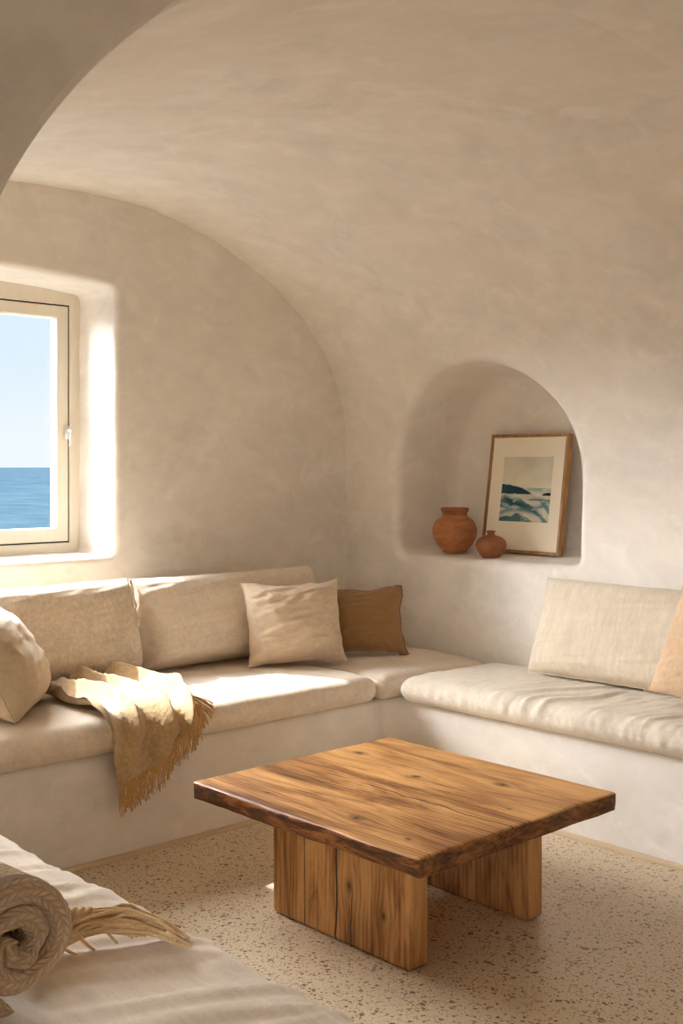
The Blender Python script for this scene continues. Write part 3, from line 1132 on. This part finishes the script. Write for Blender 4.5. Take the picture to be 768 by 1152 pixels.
throw = empty('throw_blanket', W(2.2, 3.42, SEATZ))
NS, NTT = 150, 130
rowsO, rowsI = [], []
for i in range(NS + 1):
    ro, ri = [], []
    for j in range(NTT + 1):
        s, t_ = i / NS, j / NTT
        u, w = coons(s, t_)
        u += .012 * nz(s * 3, t_ * 4, 2); 
        h = fold(s, t_)
        edge = min(1, min(t_, 1 - t_, s) / .04)
        ro.append(seatpos(u, w, h + .011 * math.sqrt(max(0, edge)) + .001 + .0016 * nz(s * 95, t_ * 80, 3) + .0012 * nz(s * 190, t_ * 160, 9))); ri.append(seatpos(u, w, h * .9))
    rowsO.append(ro); rowsI.append(ri)
mb = MB(); mb.grid(rowsO); mb.grid([r[::-1] for r in rowsI])
part('blanket_cloth', mb.v, mb.f, M_throw, throw)
mb = MB()
NF = 96
for k in range(NF):
    t_ = (k + .5) / NF
    j = t_ * NTT
    u, w = coons(1, t_)
    p0 = seatpos(u, w, fold(1, t_) + .004)
    hang = sstep(-.12, .02, w)
    L = random.uniform(.085, .115)
    out = Vector((.10 + random.uniform(-.05, .05), -.10, 0))
    for q in range(2):
        ph = random.uniform(0, 6); jit = Vector((random.uniform(-.006, .006), random.uniform(-.006, .002), 0))
        path = []
        for m in range(8):
            f = m / 7
            uu = u + .035 * f * (1.2 - hang) * 2 + jit.x * f + .003 * math.sin(ph + f * 5)
            ww = w + L * f
            path.append(seatpos(uu, ww, fold(1, t_) * (1 - .5 * f) + .004 + .003 * math.sin(ph + f * 4) + abs(jit.y) * f))
        mb.tube(path, lambda f: .0026 - .0010 * f, 5)
part('fringe', mb.v, mb.f, M_fringe, throw)
tag(throw, 'fringed camel wool throw draped over the front of the seat cushion', 'throw')

# ------------------------------------------------------------------ rolled chunky knit blanket
roll = empty('rolled_blanket', W(.86, 1.75, SEATZ))
RA = Vector((-.10, 1.0, 0)).normalized()       # roll axis
RX = Vector((RA.y, -RA.x, 0))                   # across
TH, LEN, TURN = .042, .46, 2.35
RZ = BH + GAP + .114
rc = W(.850, 1.655, RZ + .118)


def roll_center(a):
    # spiral; ends at the bottom, outermost radius .095 - TH/2
    f = a / (2 * PI * TURN)
    r = .009 + (.098 - .009) * f
    ang = -PI / 2 - .2 + (a - 2 * PI * TURN)
    sq = 1.0
    return Vector((r * math.cos(ang) * 1.02, r * math.sin(ang) * .98)), ang


NSP = 200
sec = []
half = TH / 2 * .92
na = 22
for k in range(9):                                # near end, rounded
    a = PI / 2 + PI * k / 8
    sec.append((half * math.cos(a) * .9 - 0, half * math.sin(a), 0))
cs_ = []
cs_ += [(half + half * -math.cos(PI * k / 8 - PI / 2) * 1.0, -half * math.sin(PI * k / 8 - PI / 2)) for k in range(9)]
cs_ += [(half + (LEN - 2 * half) * k / na, -half) for k in range(1, na)]
cs_ += [(LEN - half + half * math.cos(PI * k / 8 - PI / 2), half * math.sin(PI * k / 8 - PI / 2)) for k in range(9)]
cs_ += [(half + (LEN - 2 * half) * k / na, half) for k in range(na - 1, 0, -1)]
rows, uvs = [], []
arcl = 0; prevc = None
for i in range(NSP + 1):
    a = 2 * PI * TURN * i / NSP
    c, ang = roll_center(a)
    if prevc is not None: arcl += (c - prevc).length
    prevc = c
    nr = Vector((math.cos(ang), math.sin(ang)))
    row, ur = [], []
    ends = min(1, min(i, NSP - i) / 5) ** .5
    va = 0; pa = None
    for (ax_, th_) in cs_:
        if pa is not None: va += math.hypot(ax_ - pa[0], th_ - pa[1])
        pa = (ax_, th_)
        wob = .006 * fbm(a * .9, ax_ * 8, 2, 2) + .012 * nz(a * .55, 3.3) * (1 if ax_ < LEN / 2 else .5)
        st_ = .0022 * abs(math.sin(PI * arcl / .016 + (va / .019 % 1) * PI))
        rr = th_ * ends + st_ * (1 if th_ > 0 else 0)
        p2 = c + nr * (rr + wob * .3)
        ax2 = ax_ + wob + .010 * nz(a * 1.3, 7.7) - .012 * (i / NSP)
        p = rc + RX * p2.x + Vector((0, 0, 1)) * p2.y + RA * ax2
        row.append(p); ur.append((arcl, va))
    rows.append(row); uvs.append(ur)
mb = MB(); mb.grid(rows, closev=True)
minz = min(v.z for v in mb.v)
sh = Vector((0, 0, RZ + .001 - minz))
mb.v = [v + sh for v in mb.v]
o = part('knitted_sheet', mb.v, mb.f, M_knit, roll)
flat = [q for r in uvs for q in r]
ul = o.data.uv_layers.new(name='UVMap')
for lp in o.data.loops: ul.data[lp.index].uv = flat[lp.vertex_index]
# fringed end lying across the cushion
mb = MB()
zc = RZ + .006
base_pts = [(.93, 1.78), (.99, 1.82), (1.06, 1.835), (1.13, 1.80), (1.175, 1.745), (1.205, 1.69)]
zz = [0.012, .018, .034, .040, .018, -.012]
for k in range(40):
    j = random.uniform(-1, 1); l = random.uniform(.62, 1.0); ph = random.uniform(0, 6)
    n = 15; path = []
    lane = j * .040; dv_ = random.uniform(-.012, .012); wl = random.uniform(1.6, 4.5)
    for m in range(n):
        f = m / (n - 1) * l * 5
        i0 = min(4, int(f)); q = f - i0
        u = base_pts[i0][0] * (1 - q) + base_pts[i0 + 1][0] * q
        v = base_pts[i0][1] * (1 - q) + base_pts[i0 + 1][1] * q
        z = zz[i0] * (1 - q) + zz[i0 + 1] * q
        spread = .55 + .9 * abs(f / 5 - .28)
        tw = math.sin(f * wl + ph) * .009 + dv_ * f / 5
        path.append(W(u + lane * .55 * spread + tw * .5, v + lane * spread + tw, zc + max(.0, z * (1 - abs(j) * .75)) + .004 * math.sin(f * 3 + ph) + random.uniform(0, .003) + (min(0, z) if f > 4 else 0)))
    mb.tube(path, lambda f: .0046 - .0022 * f ** 2, 6)
for k in range(7):                                 # strands that fall to the near side
    u0 = random.uniform(.98, 1.14); v0 = 1.82 - .3 * max(0, u0 - 1.1)
    path = [W(u0 + .02 * f + .006 * math.sin(3 * f + k), v0 - .06 * f, zc + .022 * (1 - f) ** 1.0 + .002) for f in np.linspace(0, 1, 8)]
    mb.tube(path, lambda f: .0036 - .0012 * f, 6)
# folded lip of the knit where the fringe is tied
for k in range(4):
    path = []
    for m in range(18):
        f = m / 17
        path.append(W(.93 + .205 * f, 1.85 - .02 * f * f + .010 * math.sin(f * 22 + k * PI / 2), zc + .012 + .026 * math.sin(PI * min(1, f * 1.0)) ** .8 + .008 * math.cos(f * 22 + k * PI / 2)))
    mb.tube(path, lambda f: .0085 * (1 - .5 * f ** 3), 8)
part('fringe', mb.v, mb.f, M_knitfr, roll)
tag(roll, 'thick knitted blanket rolled up with its twisted fringe spread on the near left cushion', 'blanket')

# ------------------------------------------------------------------ coffee table
TU0, TU1, TV0, TV1, TZ, TT = 2.10, 2.978, 1.985, 2.965, .36, .056
xw = lambda u: u - OU
yw = lambda v: v - OV
knots = [(xw(2.78), yw(2.276), .027), (xw(2.22), yw(2.34), .026), (xw(2.73), yw(2.86), .03), (xw(2.652), yw(2.52), .018), (xw(2.194), yw(2.113), .011), (xw(2.19), yw(2.70), .009), (xw(2.60), yw(2.10), .009)]
LT, MD, DK = lin(203, 152, 94), lin(150, 100, 54), lin(80, 47, 23)
M_top = m_wood('tabletop_wood', 1, 0, LT, MD, DK, knots, [(xw(2.475), .0032, yw(1.9), yw(2.62), .05), (xw(2.40), .0018, yw(2.45), yw(2.95), .06), (xw(2.84), .0016, yw(2.3), yw(2.85), .05)], (.205, 1.9), 1.7)
M_leg1 = m_wood('leg_wood', 2, 1, mul(LT, .92), mul(MD, .9), DK, [(yw(2.347), .170, .017), (yw(2.21), .125, .012)], [(yw(2.402), .0042, -.1, .4, .03), (yw(2.338), .0022, -.1, .22, .03), (yw(2.54), .002, -.1, .4, .02)], (.19, 1.0), 5.1)
M_leg2 = m_wood('leg_wood', 2, 1, mul(LT, .92), mul(MD, .9), DK, [(yw(2.25), .2, .012)], [(yw(2.33), .002, .05, .4, .03), (yw(2.42), .002, .05, .4, .03)], (.19, 1.1), 8.3)
t = NT('bark_edge_wood', .62, .3); p = t.coord()
a = t.noise(t.mapping(p, (9, 4, 20)), 1, 6, .68, 1.0)
b = t.noise(t.mapping(p, (60, 18, 130)), 1, 4, .6)
ff = t.math('ADD', t.math('MULTIPLY', a, .75), t.math('MULTIPLY', b, .25))
t.color(t.ramp(ff, [(.36, lin(58, 36, 22)), (.48, lin(96, 60, 34)), (.56, lin(150, 96, 52)), (.7, lin(178, 120, 68))]))
t.bump(ff, .7, .008)
M_bark = t.m
t = NT('end_grain_wood', .6, .3); p = t.coord()
a = t.noise(t.mapping(p, (7, 3, 16)), 1, 6, .68, 1.4)
b = t.noise(t.mapping(p, (40, 18, 150)), 1, 4, .6)
ff = t.math('ADD', t.math('MULTIPLY', a, .7), t.math('MULTIPLY', b, .3))
t.color(t.ramp(ff, [(.36, lin(62, 38, 22)), (.48, lin(112, 72, 40)), (.58, lin(150, 102, 58)), (.72, lin(172, 120, 72))]))
t.bump(ff, .6, .006)
M_end = t.m


def slab():
    ext = (TU1 - TU0, TV1 - TV0, TT)
    X, Y, Z = [e / 2 for e in ext]
    r = .013
    cu, cv = (TU0 + TU1) / 2, (TV0 + TV1) / 2

    def ticks(h, step, rr):
        n = max(3, int(2 * (h - rr) / step))
        e = [-h + rr * (1 - math.cos(k / 4 * PI / 2)) for k in range(4)]
        return e + list(np.linspace(-h + rr, h - rr, n + 1)) + [-x for x in e[::-1]]
    tx, ty, tz = ticks(X, .03, r), ticks(Y, .02, r), ticks(Z, .01, r)
    mb = MB(); fm = []

    def fin(x, y, z):
        q = Vector((max(-X + r, min(X - r, x)), max(-Y + r, min(Y - r, y)), max(-Z + r, min(Z - r, z))))
        d = Vector((x, y, z)) - q
        p = q + (d.normalized() * r if d.length > 1e-9 else Vector())
        # plan corner rounding
        R = .022
        qx, qy = max(-X + R, min(X - R, p.x)), max(-Y + R, min(Y - R, p.y))
        e = Vector((p.x - qx, p.y - qy))
        if e.length > R: p = Vector((qx + e.x / e.length * R, qy + e.y / e.length * R, p.z))
        # live edge on the left long side, milder on the others
        kL = sstep(-X + .10, -X, p.x)
        p.x += kL * (.009 * fbm(y * 3.5, z * 8, 1, 3) + .010 * (z / Z) * -.35 + .004 * nz(y * 16, z * 30))
        kR = sstep(X - .08, X, p.x)
        p.x += kR * .006 * fbm(y * 3.5, z * 8, 5, 2)
        kN = sstep(-Y + .06, -Y, p.y)
        p.y += kN * .004 * fbm(x * 6, z * 20, 9, 2)
        kt = 1 if z > 0 else .5
        p.z += .0012 * fbm(x * 5, y * 2, z, 2) * kt
        return W(cu + p.x, cv + p.y, TZ - TT / 2 + p.z)
    for s in (-1, 1):
        b0 = len(mb.f); mb.grid([[fin(x, y, s * Z) for y in ty] for x in tx]); fm += [0] * (len(mb.f) - b0)
        b0 = len(mb.f); mb.grid([[fin(x, s * Y, z) for z in tz] for x in tx]); fm += [2 if s < 0 else 0] * (len(mb.f) - b0)
        b0 = len(mb.f); mb.grid([[fin(s * X, y, z) for z in tz] for y in ty]); fm += [1 if s < 0 else 0] * (len(mb.f) - b0)
    return mb, fm


def plank_leg(u0, u1, v0, v1, z0, z1):
    X, Y, Z = (u1 - u0) / 2, (v1 - v0) / 2, (z1 - z0) / 2
    r = .014
    def ticks(h, step):
        n = max(2, int(2 * (h - r) / step)); e = [-h + r * (1 - math.cos(k / 4 * PI / 2)) for k in range(4)]
        return e + list(np.linspace(-h + r, h - r, n + 1)) + [-x for x in e[::-1]]
    tx, ty, tz = ticks(X, .02), ticks(Y, .02), ticks(Z, .02)
    mb = MB()
    def fin(x, y, z):
        q = Vector((max(-X + r, min(X - r, x)), max(-Y + r, min(Y - r, y)), max(-Z + r, min(Z - r, z))))
        d = Vector((x, y, z)) - q
        p = q + (d.normalized() * r if d.length > 1e-9 else Vector())
        R = .028
        qy, qz = max(-Y + R, min(Y - R, p.y)), max(-Z + R, p.z)
        e = Vector((p.y - qy, p.z - qz))
        if p.z < -Z + R and e.length > R: p.y, p.z = qy + e.x / e.length * R, qz + e.y / e.length * R
        w = .0025 * fbm(y * 5 + u0, z * 2, x * 10, 2)
        return W((u0 + u1) / 2 + p.x + w, (v0 + v1) / 2 + p.y + w, (z0 + z1) / 2 + p.z)
    for s in (-1, 1):
        mb.grid([[fin(x, y, s * Z) for y in ty] for x in tx])
        mb.grid([[fin(x, s * Y, z) for z in tz] for x in tx])
        mb.grid([[fin(s * X, y, z) for z in tz] for y in ty])
    return mb


table = empty('coffee_table', W((TU0 + TU1) / 2, (TV0 + TV1) / 2, 0))
mb, fm = slab()
o = link('tabletop', mb.v, mb.f, mats=[M_top, M_bark, M_end], fmat=fm)
o.parent = table; o.data.transform(Matrix.Translation(-Vector(table.location))); fixnormals(o)
for (a_, b_, m_) in ((2.200, 2.268, M_leg1), (2.702, 2.768, M_leg2)):
    mb = plank_leg(a_, b_, 2.105, 2.690, .0005, TZ - TT + .004)
    o = part('leg', mb.v, mb.f, m_, table); fixnormals(o)
tag(table, 'low square coffee table of rough brown wood with dark live edge and two slab legs', 'coffee table')


# ------------------------------------------------------------------ niche: pots and framed print
def lathe(prof, n=56, sq=None):
    """prof: list of (r,z), smooth-resampled"""
    # Catmull-Rom resample
    P = [Vector((r, z)) for r, z in prof]
    out = []
    for i in range(len(P) - 1):
        p0, p1, p2, p3 = P[max(0, i - 1)], P[i], P[i + 1], P[min(len(P) - 1, i + 2)]
        for k in range(5):
            t_ = k / 5
            out.append(.5 * ((2 * p1) + (p2 - p0) * t_ + (2 * p0 - 5 * p1 + 4 * p2 - p3) * t_ ** 2 + (-p0 + 3 * p1 - 3 * p2 + p3) * t_ ** 3))
    out.append(P[-1])
    mb = MB()
    rows = []
    for q in out:
        rows.append([Vector((max(q.x, .0005) * (1 + .012 * nz(math.cos(2 * PI * k / n), math.sin(2 * PI * k / n), q.y * 9)) * math.cos(2 * PI * k / n), max(q.x, .0005) * math.sin(2 * PI * k / n), q.y)) for k in range(n)])
    mb.grid(rows, closev=True)
    return mb


SH = NZ0 + .004
jar = empty('terracotta_jar', W(4.205, 3.735, SH))
mb = lathe([(.0, .002), (.052, .0), (.058, .004), (.060, .012), (.080, .030), (.1005, .062), (.109, .098), (.104, .130), (.088, .156), (.069, .170), (.061, .180)])
o = link('body', mb.v, mb.f, M_terra); o.parent = jar; fixnormals(o)
mb = lathe([(.0605, .178), (.0605, .190), (.066, .200), (.0690, .208), (.067, .216), (.060, .217), (.053, .212), (.050, .196), (.052, .17), (.07, .15), (.08, .12), (.06, .03), (.0, .018)])
o = link('rim', mb.v, mb.f, M_terra2); o.parent = jar
tag(jar, 'wide-shouldered terracotta jar with thick open rim, taller of the two pots in the niche', 'jar')
pot = empty('terracotta_pot', W(4.155, 3.465, SH))
mb = lathe([(.0, .002), (.038, .0), (.046, .006), (.062, .026), (.0725, .052), (.069, .074), (.050, .092), (.030, .1), (.021, .102)])
o = link('body', mb.v, mb.f, M_terra2); o.parent = pot; fixnormals(o)
mb = lathe([(.019, .100), (.017, .108), (.018, .114), (.0215, .119), (.020, .123), (.014, .123), (.011, .119), (.010, .10), (.0, .09)])
o = link('neck', mb.v, mb.f, M_terra2); o.parent = pot
tag(pot, 'small squat brown pot with tiny neck in front of the framed print', 'pot')

# framed print leaning in the niche
FW, FH, FD = .462, .572, .034
frame = empty('framed_print', W(4.30, 3.403, SH))
lean = math.atan2(.085, FH)
# local: x along -v (viewer's right), y into the niche, z up
Rf = Matrix(((0, 1, 0), (-1, 0, 0), (0, 0, 1))).to_4x4() @ Matrix.Rotation(-lean, 4, 'X')
frame.matrix_world = Matrix.Translation(W(4.29, 3.412, SH + .001)) @ Rf


def fring(w0, h0, z0, w1, h1, y0, y1, bev=.002):
    O = [(-w0 / 2, z0), (w0 / 2, z0), (w0 / 2, z0 + h0), (-w0 / 2, z0 + h0)]
    dw, dh = (w0 - w1) / 2, (h0 - h1) / 2
    I = [(-w1 / 2, z0 + dh), (w1 / 2, z0 + dh), (w1 / 2, z0 + h0 - dh), (-w1 / 2, z0 + h0 - dh)]
    def lp(p, y, d=0): return [Vector((x + (d if x < 0 else -d), y, z + (d if z < z0 + h0 / 2 else -d))) for x, z in p]
    mb = MB(); mb.grid([lp(O, y1), lp(O, y0 + bev), lp(O, y0, bev), lp(I, y0, -bev), lp(I, y0 + bev), lp(I, y1)], closeu=True, closev=True)
    return mb


t = NT('oak_moulding', .45, .35); p = t.coord()
a = t.noise(t.mapping(p, (30, 60, 6)), 1, 5, .6)
t.color(t.mix(t.ramp(a, [(.35, 0.0), (.65, 1.0)]), lin(134, 92, 50), lin(176, 130, 80))); t.bump(a, .2, .003)
M_oak = t.m
t = NT('mat_board', .9, .1); t.color(t.mix(t.noise(t.coord(), 200, 2), lin(238, 228, 206), lin(243, 234, 214))); M_mat = t.m
mb = fring(FW, FH, 0, FW - .030, FH - .030, 0, FD)
o = link('moulding', mb.v, mb.f, M_oak, frame, smooth=False)
mb = MB(); mb.box(Vector((-FW / 2 + .013, .008, .013)), Vector((FW / 2 - .013, .012, FH - .013)))
o = link('mat_board', mb.v, mb.f, M_mat, frame, smooth=False)
mb = MB(); mb.box(Vector((-FW / 2 + .008, .022, .008)), Vector((FW / 2 - .008, .028, FH - .008)))
o = link('backing_board', mb.v, mb.f, M_oak, frame, smooth=False)
# print: a plain shore scene
PX0, PX1, PZ0_, PZ1_ = -.142, .152, .150, .462
NX, NZ = 110, 112


def art(x, y):
    """x 0..1 left-right, y 0..1 bottom-top"""
    sky = (226, 219, 198)
    n = fbm(x * 3, y * 7, 2, 4)
    g = sstep(.52, 1, y)
    c = [sky[0] - 18 * g + 8 * n, sky[1] - 16 * g + 8 * n, sky[2] - 14 * g + 6 * n]
    def over(c, d, a): return [c[i] * (1 - a) + d[i] * a for i in range(3)]
    hor = .525
    if y < hor:
        c = [206 + 14 * n, 205 + 14 * n, 190 + 12 * n]
        # sea band
        a = sstep(.44, .50, y) * sstep(.45, .7, x)
        c = over(c, (120 + 30 * n, 152 + 24 * n, 160), .75 * a)
        # pale water in the middle and sweeping teal channels below
        b1 = math.sin((y * 11 + 2.2 * (x - .2) ** 2 * 3 + .9 * fbm(x * 2.2, y * 3, 3, 3)) * 2.2)
        k = sstep(.05, .55, b1) * sstep(.40, .30, y) * (1 - .35 * sstep(.5, 1, x))
        c = over(c, (52 + 26 * n, 98 + 22 * n, 108 + 20 * n), .85 * k)
        dz = y - (.30 - .32 * (x - .25))
        c = over(c, (30, 74, 88), .8 * math.exp(-(dz / .045) ** 2) * sstep(.95, .5, x) * sstep(.0, .12, x))
        dz2 = y - (.12 + .16 * x + .03 * math.sin(7 * x))
        c = over(c, (84, 128, 134), .7 * math.exp(-(dz2 / .035) ** 2))
        dz3 = y - (.355 - .02 * x)
        c = over(c, (58, 92, 92), .8 * math.exp(-(dz3 / .012) ** 2) * sstep(.5, .62, x))
        c = over(c, (228, 222, 206), .6 * sstep(.1, .5, fbm(x * 5, y * 16, 8, 3)))
    # headland
    top = .575 - .035 * (x / .3) ** 2 if x < .3 else .54 - .12 * ((x - .3) / .34) ** 1.6
    if x < .64 and .425 + .012 * nz(x * 9, 1) < y < top + .004 * nz(x * 20, 4):
        c = [34 + 14 * n, 74 + 16 * n, 90 + 14 * n]
    # dark rock at right
    if x > .84 and .41 < y < .452 - .02 * max(0, .93 - x) / .09:
        c = [28, 38, 44]
    return c


verts, faces, cols = [], [], []
for i in range(NX + 1):
    for j in range(NZ + 1):
        x, y = i / NX, j / NZ
        verts.append(Vector((PX0 + (PX1 - PX0) * x, .0075, PZ0_ + (PZ1_ - PZ0_) * y)))
        cols.append(lin(*[min(255, max(11, q)) for q in art(x, y)]))
for i in range(NX):
    for j in range(NZ):
        a = i * (NZ + 1) + j
        faces.append((a, a + NZ + 1, a + NZ + 2, a + 1))
t = NT('ink_print', .8, .15)
at_ = t.n('ShaderNodeAttribute', attribute_name='ink'); t.color(at_.outputs['Color'])
o = link('art_print', verts, faces, t.m, frame, smooth=False)
ca = o.data.color_attributes.new('ink', 'FLOAT_COLOR', 'POINT')
for k, c in enumerate(cols): ca.data[k].color = (*c, 1)
tag(frame, 'framed teal and cream seascape print leaning in the arched niche', 'framed print')

settle(roll, [seat_l], (0, 0, 1), .0015)
settle(throw, [bc1], (0, -1, 0), .002)
settle(tau, [throw], (-1, 0, 0), .003)
settle(brn, SEATS, (0, 0, 1), .0015)
settle(o_peach, SEATS, (0, 0, 1), .0015)
for o_s in (frame, jar, pot):
    bpy.context.view_layer.update()
    settle(o_s, [WR], (0, 0, 1), .001, 60)

# ------------------------------------------------------------------ light and sky
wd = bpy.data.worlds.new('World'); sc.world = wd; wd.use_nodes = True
nt = wd.node_tree; nt.nodes.clear()
out = nt.nodes.new('ShaderNodeOutputWorld'); bg = nt.nodes.new('ShaderNodeBackground')
tc = nt.nodes.new('ShaderNodeTexCoord'); sx = nt.nodes.new('ShaderNodeSeparateXYZ')
nt.links.new(tc.outputs['Generated'], sx.inputs[0])
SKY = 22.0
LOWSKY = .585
rp = nt.nodes.new('ShaderNodeValToRGB'); cr = rp.color_ramp
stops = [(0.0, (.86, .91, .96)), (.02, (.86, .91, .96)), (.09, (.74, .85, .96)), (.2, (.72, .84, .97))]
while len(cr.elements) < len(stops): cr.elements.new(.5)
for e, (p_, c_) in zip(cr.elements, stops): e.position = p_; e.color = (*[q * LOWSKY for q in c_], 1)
nt.links.new(sx.outputs[2], rp.inputs[0])


def wmath(op, a, b=0.0):
    n = nt.nodes.new('ShaderNodeMath'); n.operation = op; n.use_clamp = False
    for k, v in enumerate((a, b)):
        if hasattr(v, 'links'): nt.links.new(v, n.inputs[k])
        else: n.inputs[k].default_value = v
    return n.outputs[0]


def wstep(x, a, b):
    n = nt.nodes.new('ShaderNodeMapRange'); n.interpolation_type = 'SMOOTHSTEP'
    nt.links.new(x, n.inputs[0]); n.inputs[1].default_value = a; n.inputs[2].default_value = b
    return n.outputs[0]


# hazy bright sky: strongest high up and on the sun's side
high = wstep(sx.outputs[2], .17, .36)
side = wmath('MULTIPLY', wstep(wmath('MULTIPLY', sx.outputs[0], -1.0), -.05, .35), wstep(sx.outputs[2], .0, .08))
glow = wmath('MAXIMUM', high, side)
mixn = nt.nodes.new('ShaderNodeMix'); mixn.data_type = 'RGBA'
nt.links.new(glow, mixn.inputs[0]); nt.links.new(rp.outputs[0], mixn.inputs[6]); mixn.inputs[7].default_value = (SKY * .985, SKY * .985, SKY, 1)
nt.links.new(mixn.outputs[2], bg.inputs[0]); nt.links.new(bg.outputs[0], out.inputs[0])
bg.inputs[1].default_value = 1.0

sun = bpy.data.lights.new('sun', 'SUN'); sun.energy = 7.0; sun.angle = math.radians(1.2); sun.color = (1, .965, .92)
so = bpy.data.objects.new('sun', sun); COL.objects.link(so)
so.rotation_euler = Vector((.50, -1.0, -.98)).to_track_quat('-Z', 'Y').to_euler()


def portal(name, loc, direction, sx_, sy_):
    l = bpy.data.lights.new(name, 'AREA'); l.shape = 'RECTANGLE'; l.size, l.size_y = sx_, sy_
    l.cycles.is_portal = True
    o = bpy.data.objects.new(name, l); COL.objects.link(o); o.location = loc
    o.rotation_euler = Vector(direction).to_track_quat('-Z', 'Z').to_euler()
    return o


portal('window_daylight', W(WUC, 4.80, WZC), (0, -1, 0), WU1 - WU0 + .1, WZ1 - WZ0 + .15)
portal('fill_opening_daylight', W(-1.33, (DV0 + DV1) / 2, (DZ + DZ0) / 2), (1, 0, 0), DV1 - DV0, DZ - DZ0)  # sky portal for the added opening that lets in fill light

# ------------------------------------------------------------------ camera and output look
cam = bpy.data.cameras.new('camera'); co = bpy.data.objects.new('camera', cam); COL.objects.link(co)
co.location = W(0, 0, 1.35)
co.rotation_euler = (PI / 2, 0, -math.atan2(.679, .7345))
cam.sensor_fit = 'HORIZONTAL'; cam.sensor_width = 36; cam.lens = 1290 / 768 * 36
cam.shift_y = -52 / 768
cam.clip_end = 40000
sc.camera = co
sc.view_settings.view_transform = 'Standard'; sc.view_settings.look = 'None'
sc.view_settings.gamma = 1; sc.view_settings.exposure = 0.90
sc.view_settings.use_curve_mapping = False
sc.cycles.use_denoising = True
sc.cycles.max_bounces = 12; sc.cycles.diffuse_bounces = 8
sc.cycles.sample_clamp_indirect = 8
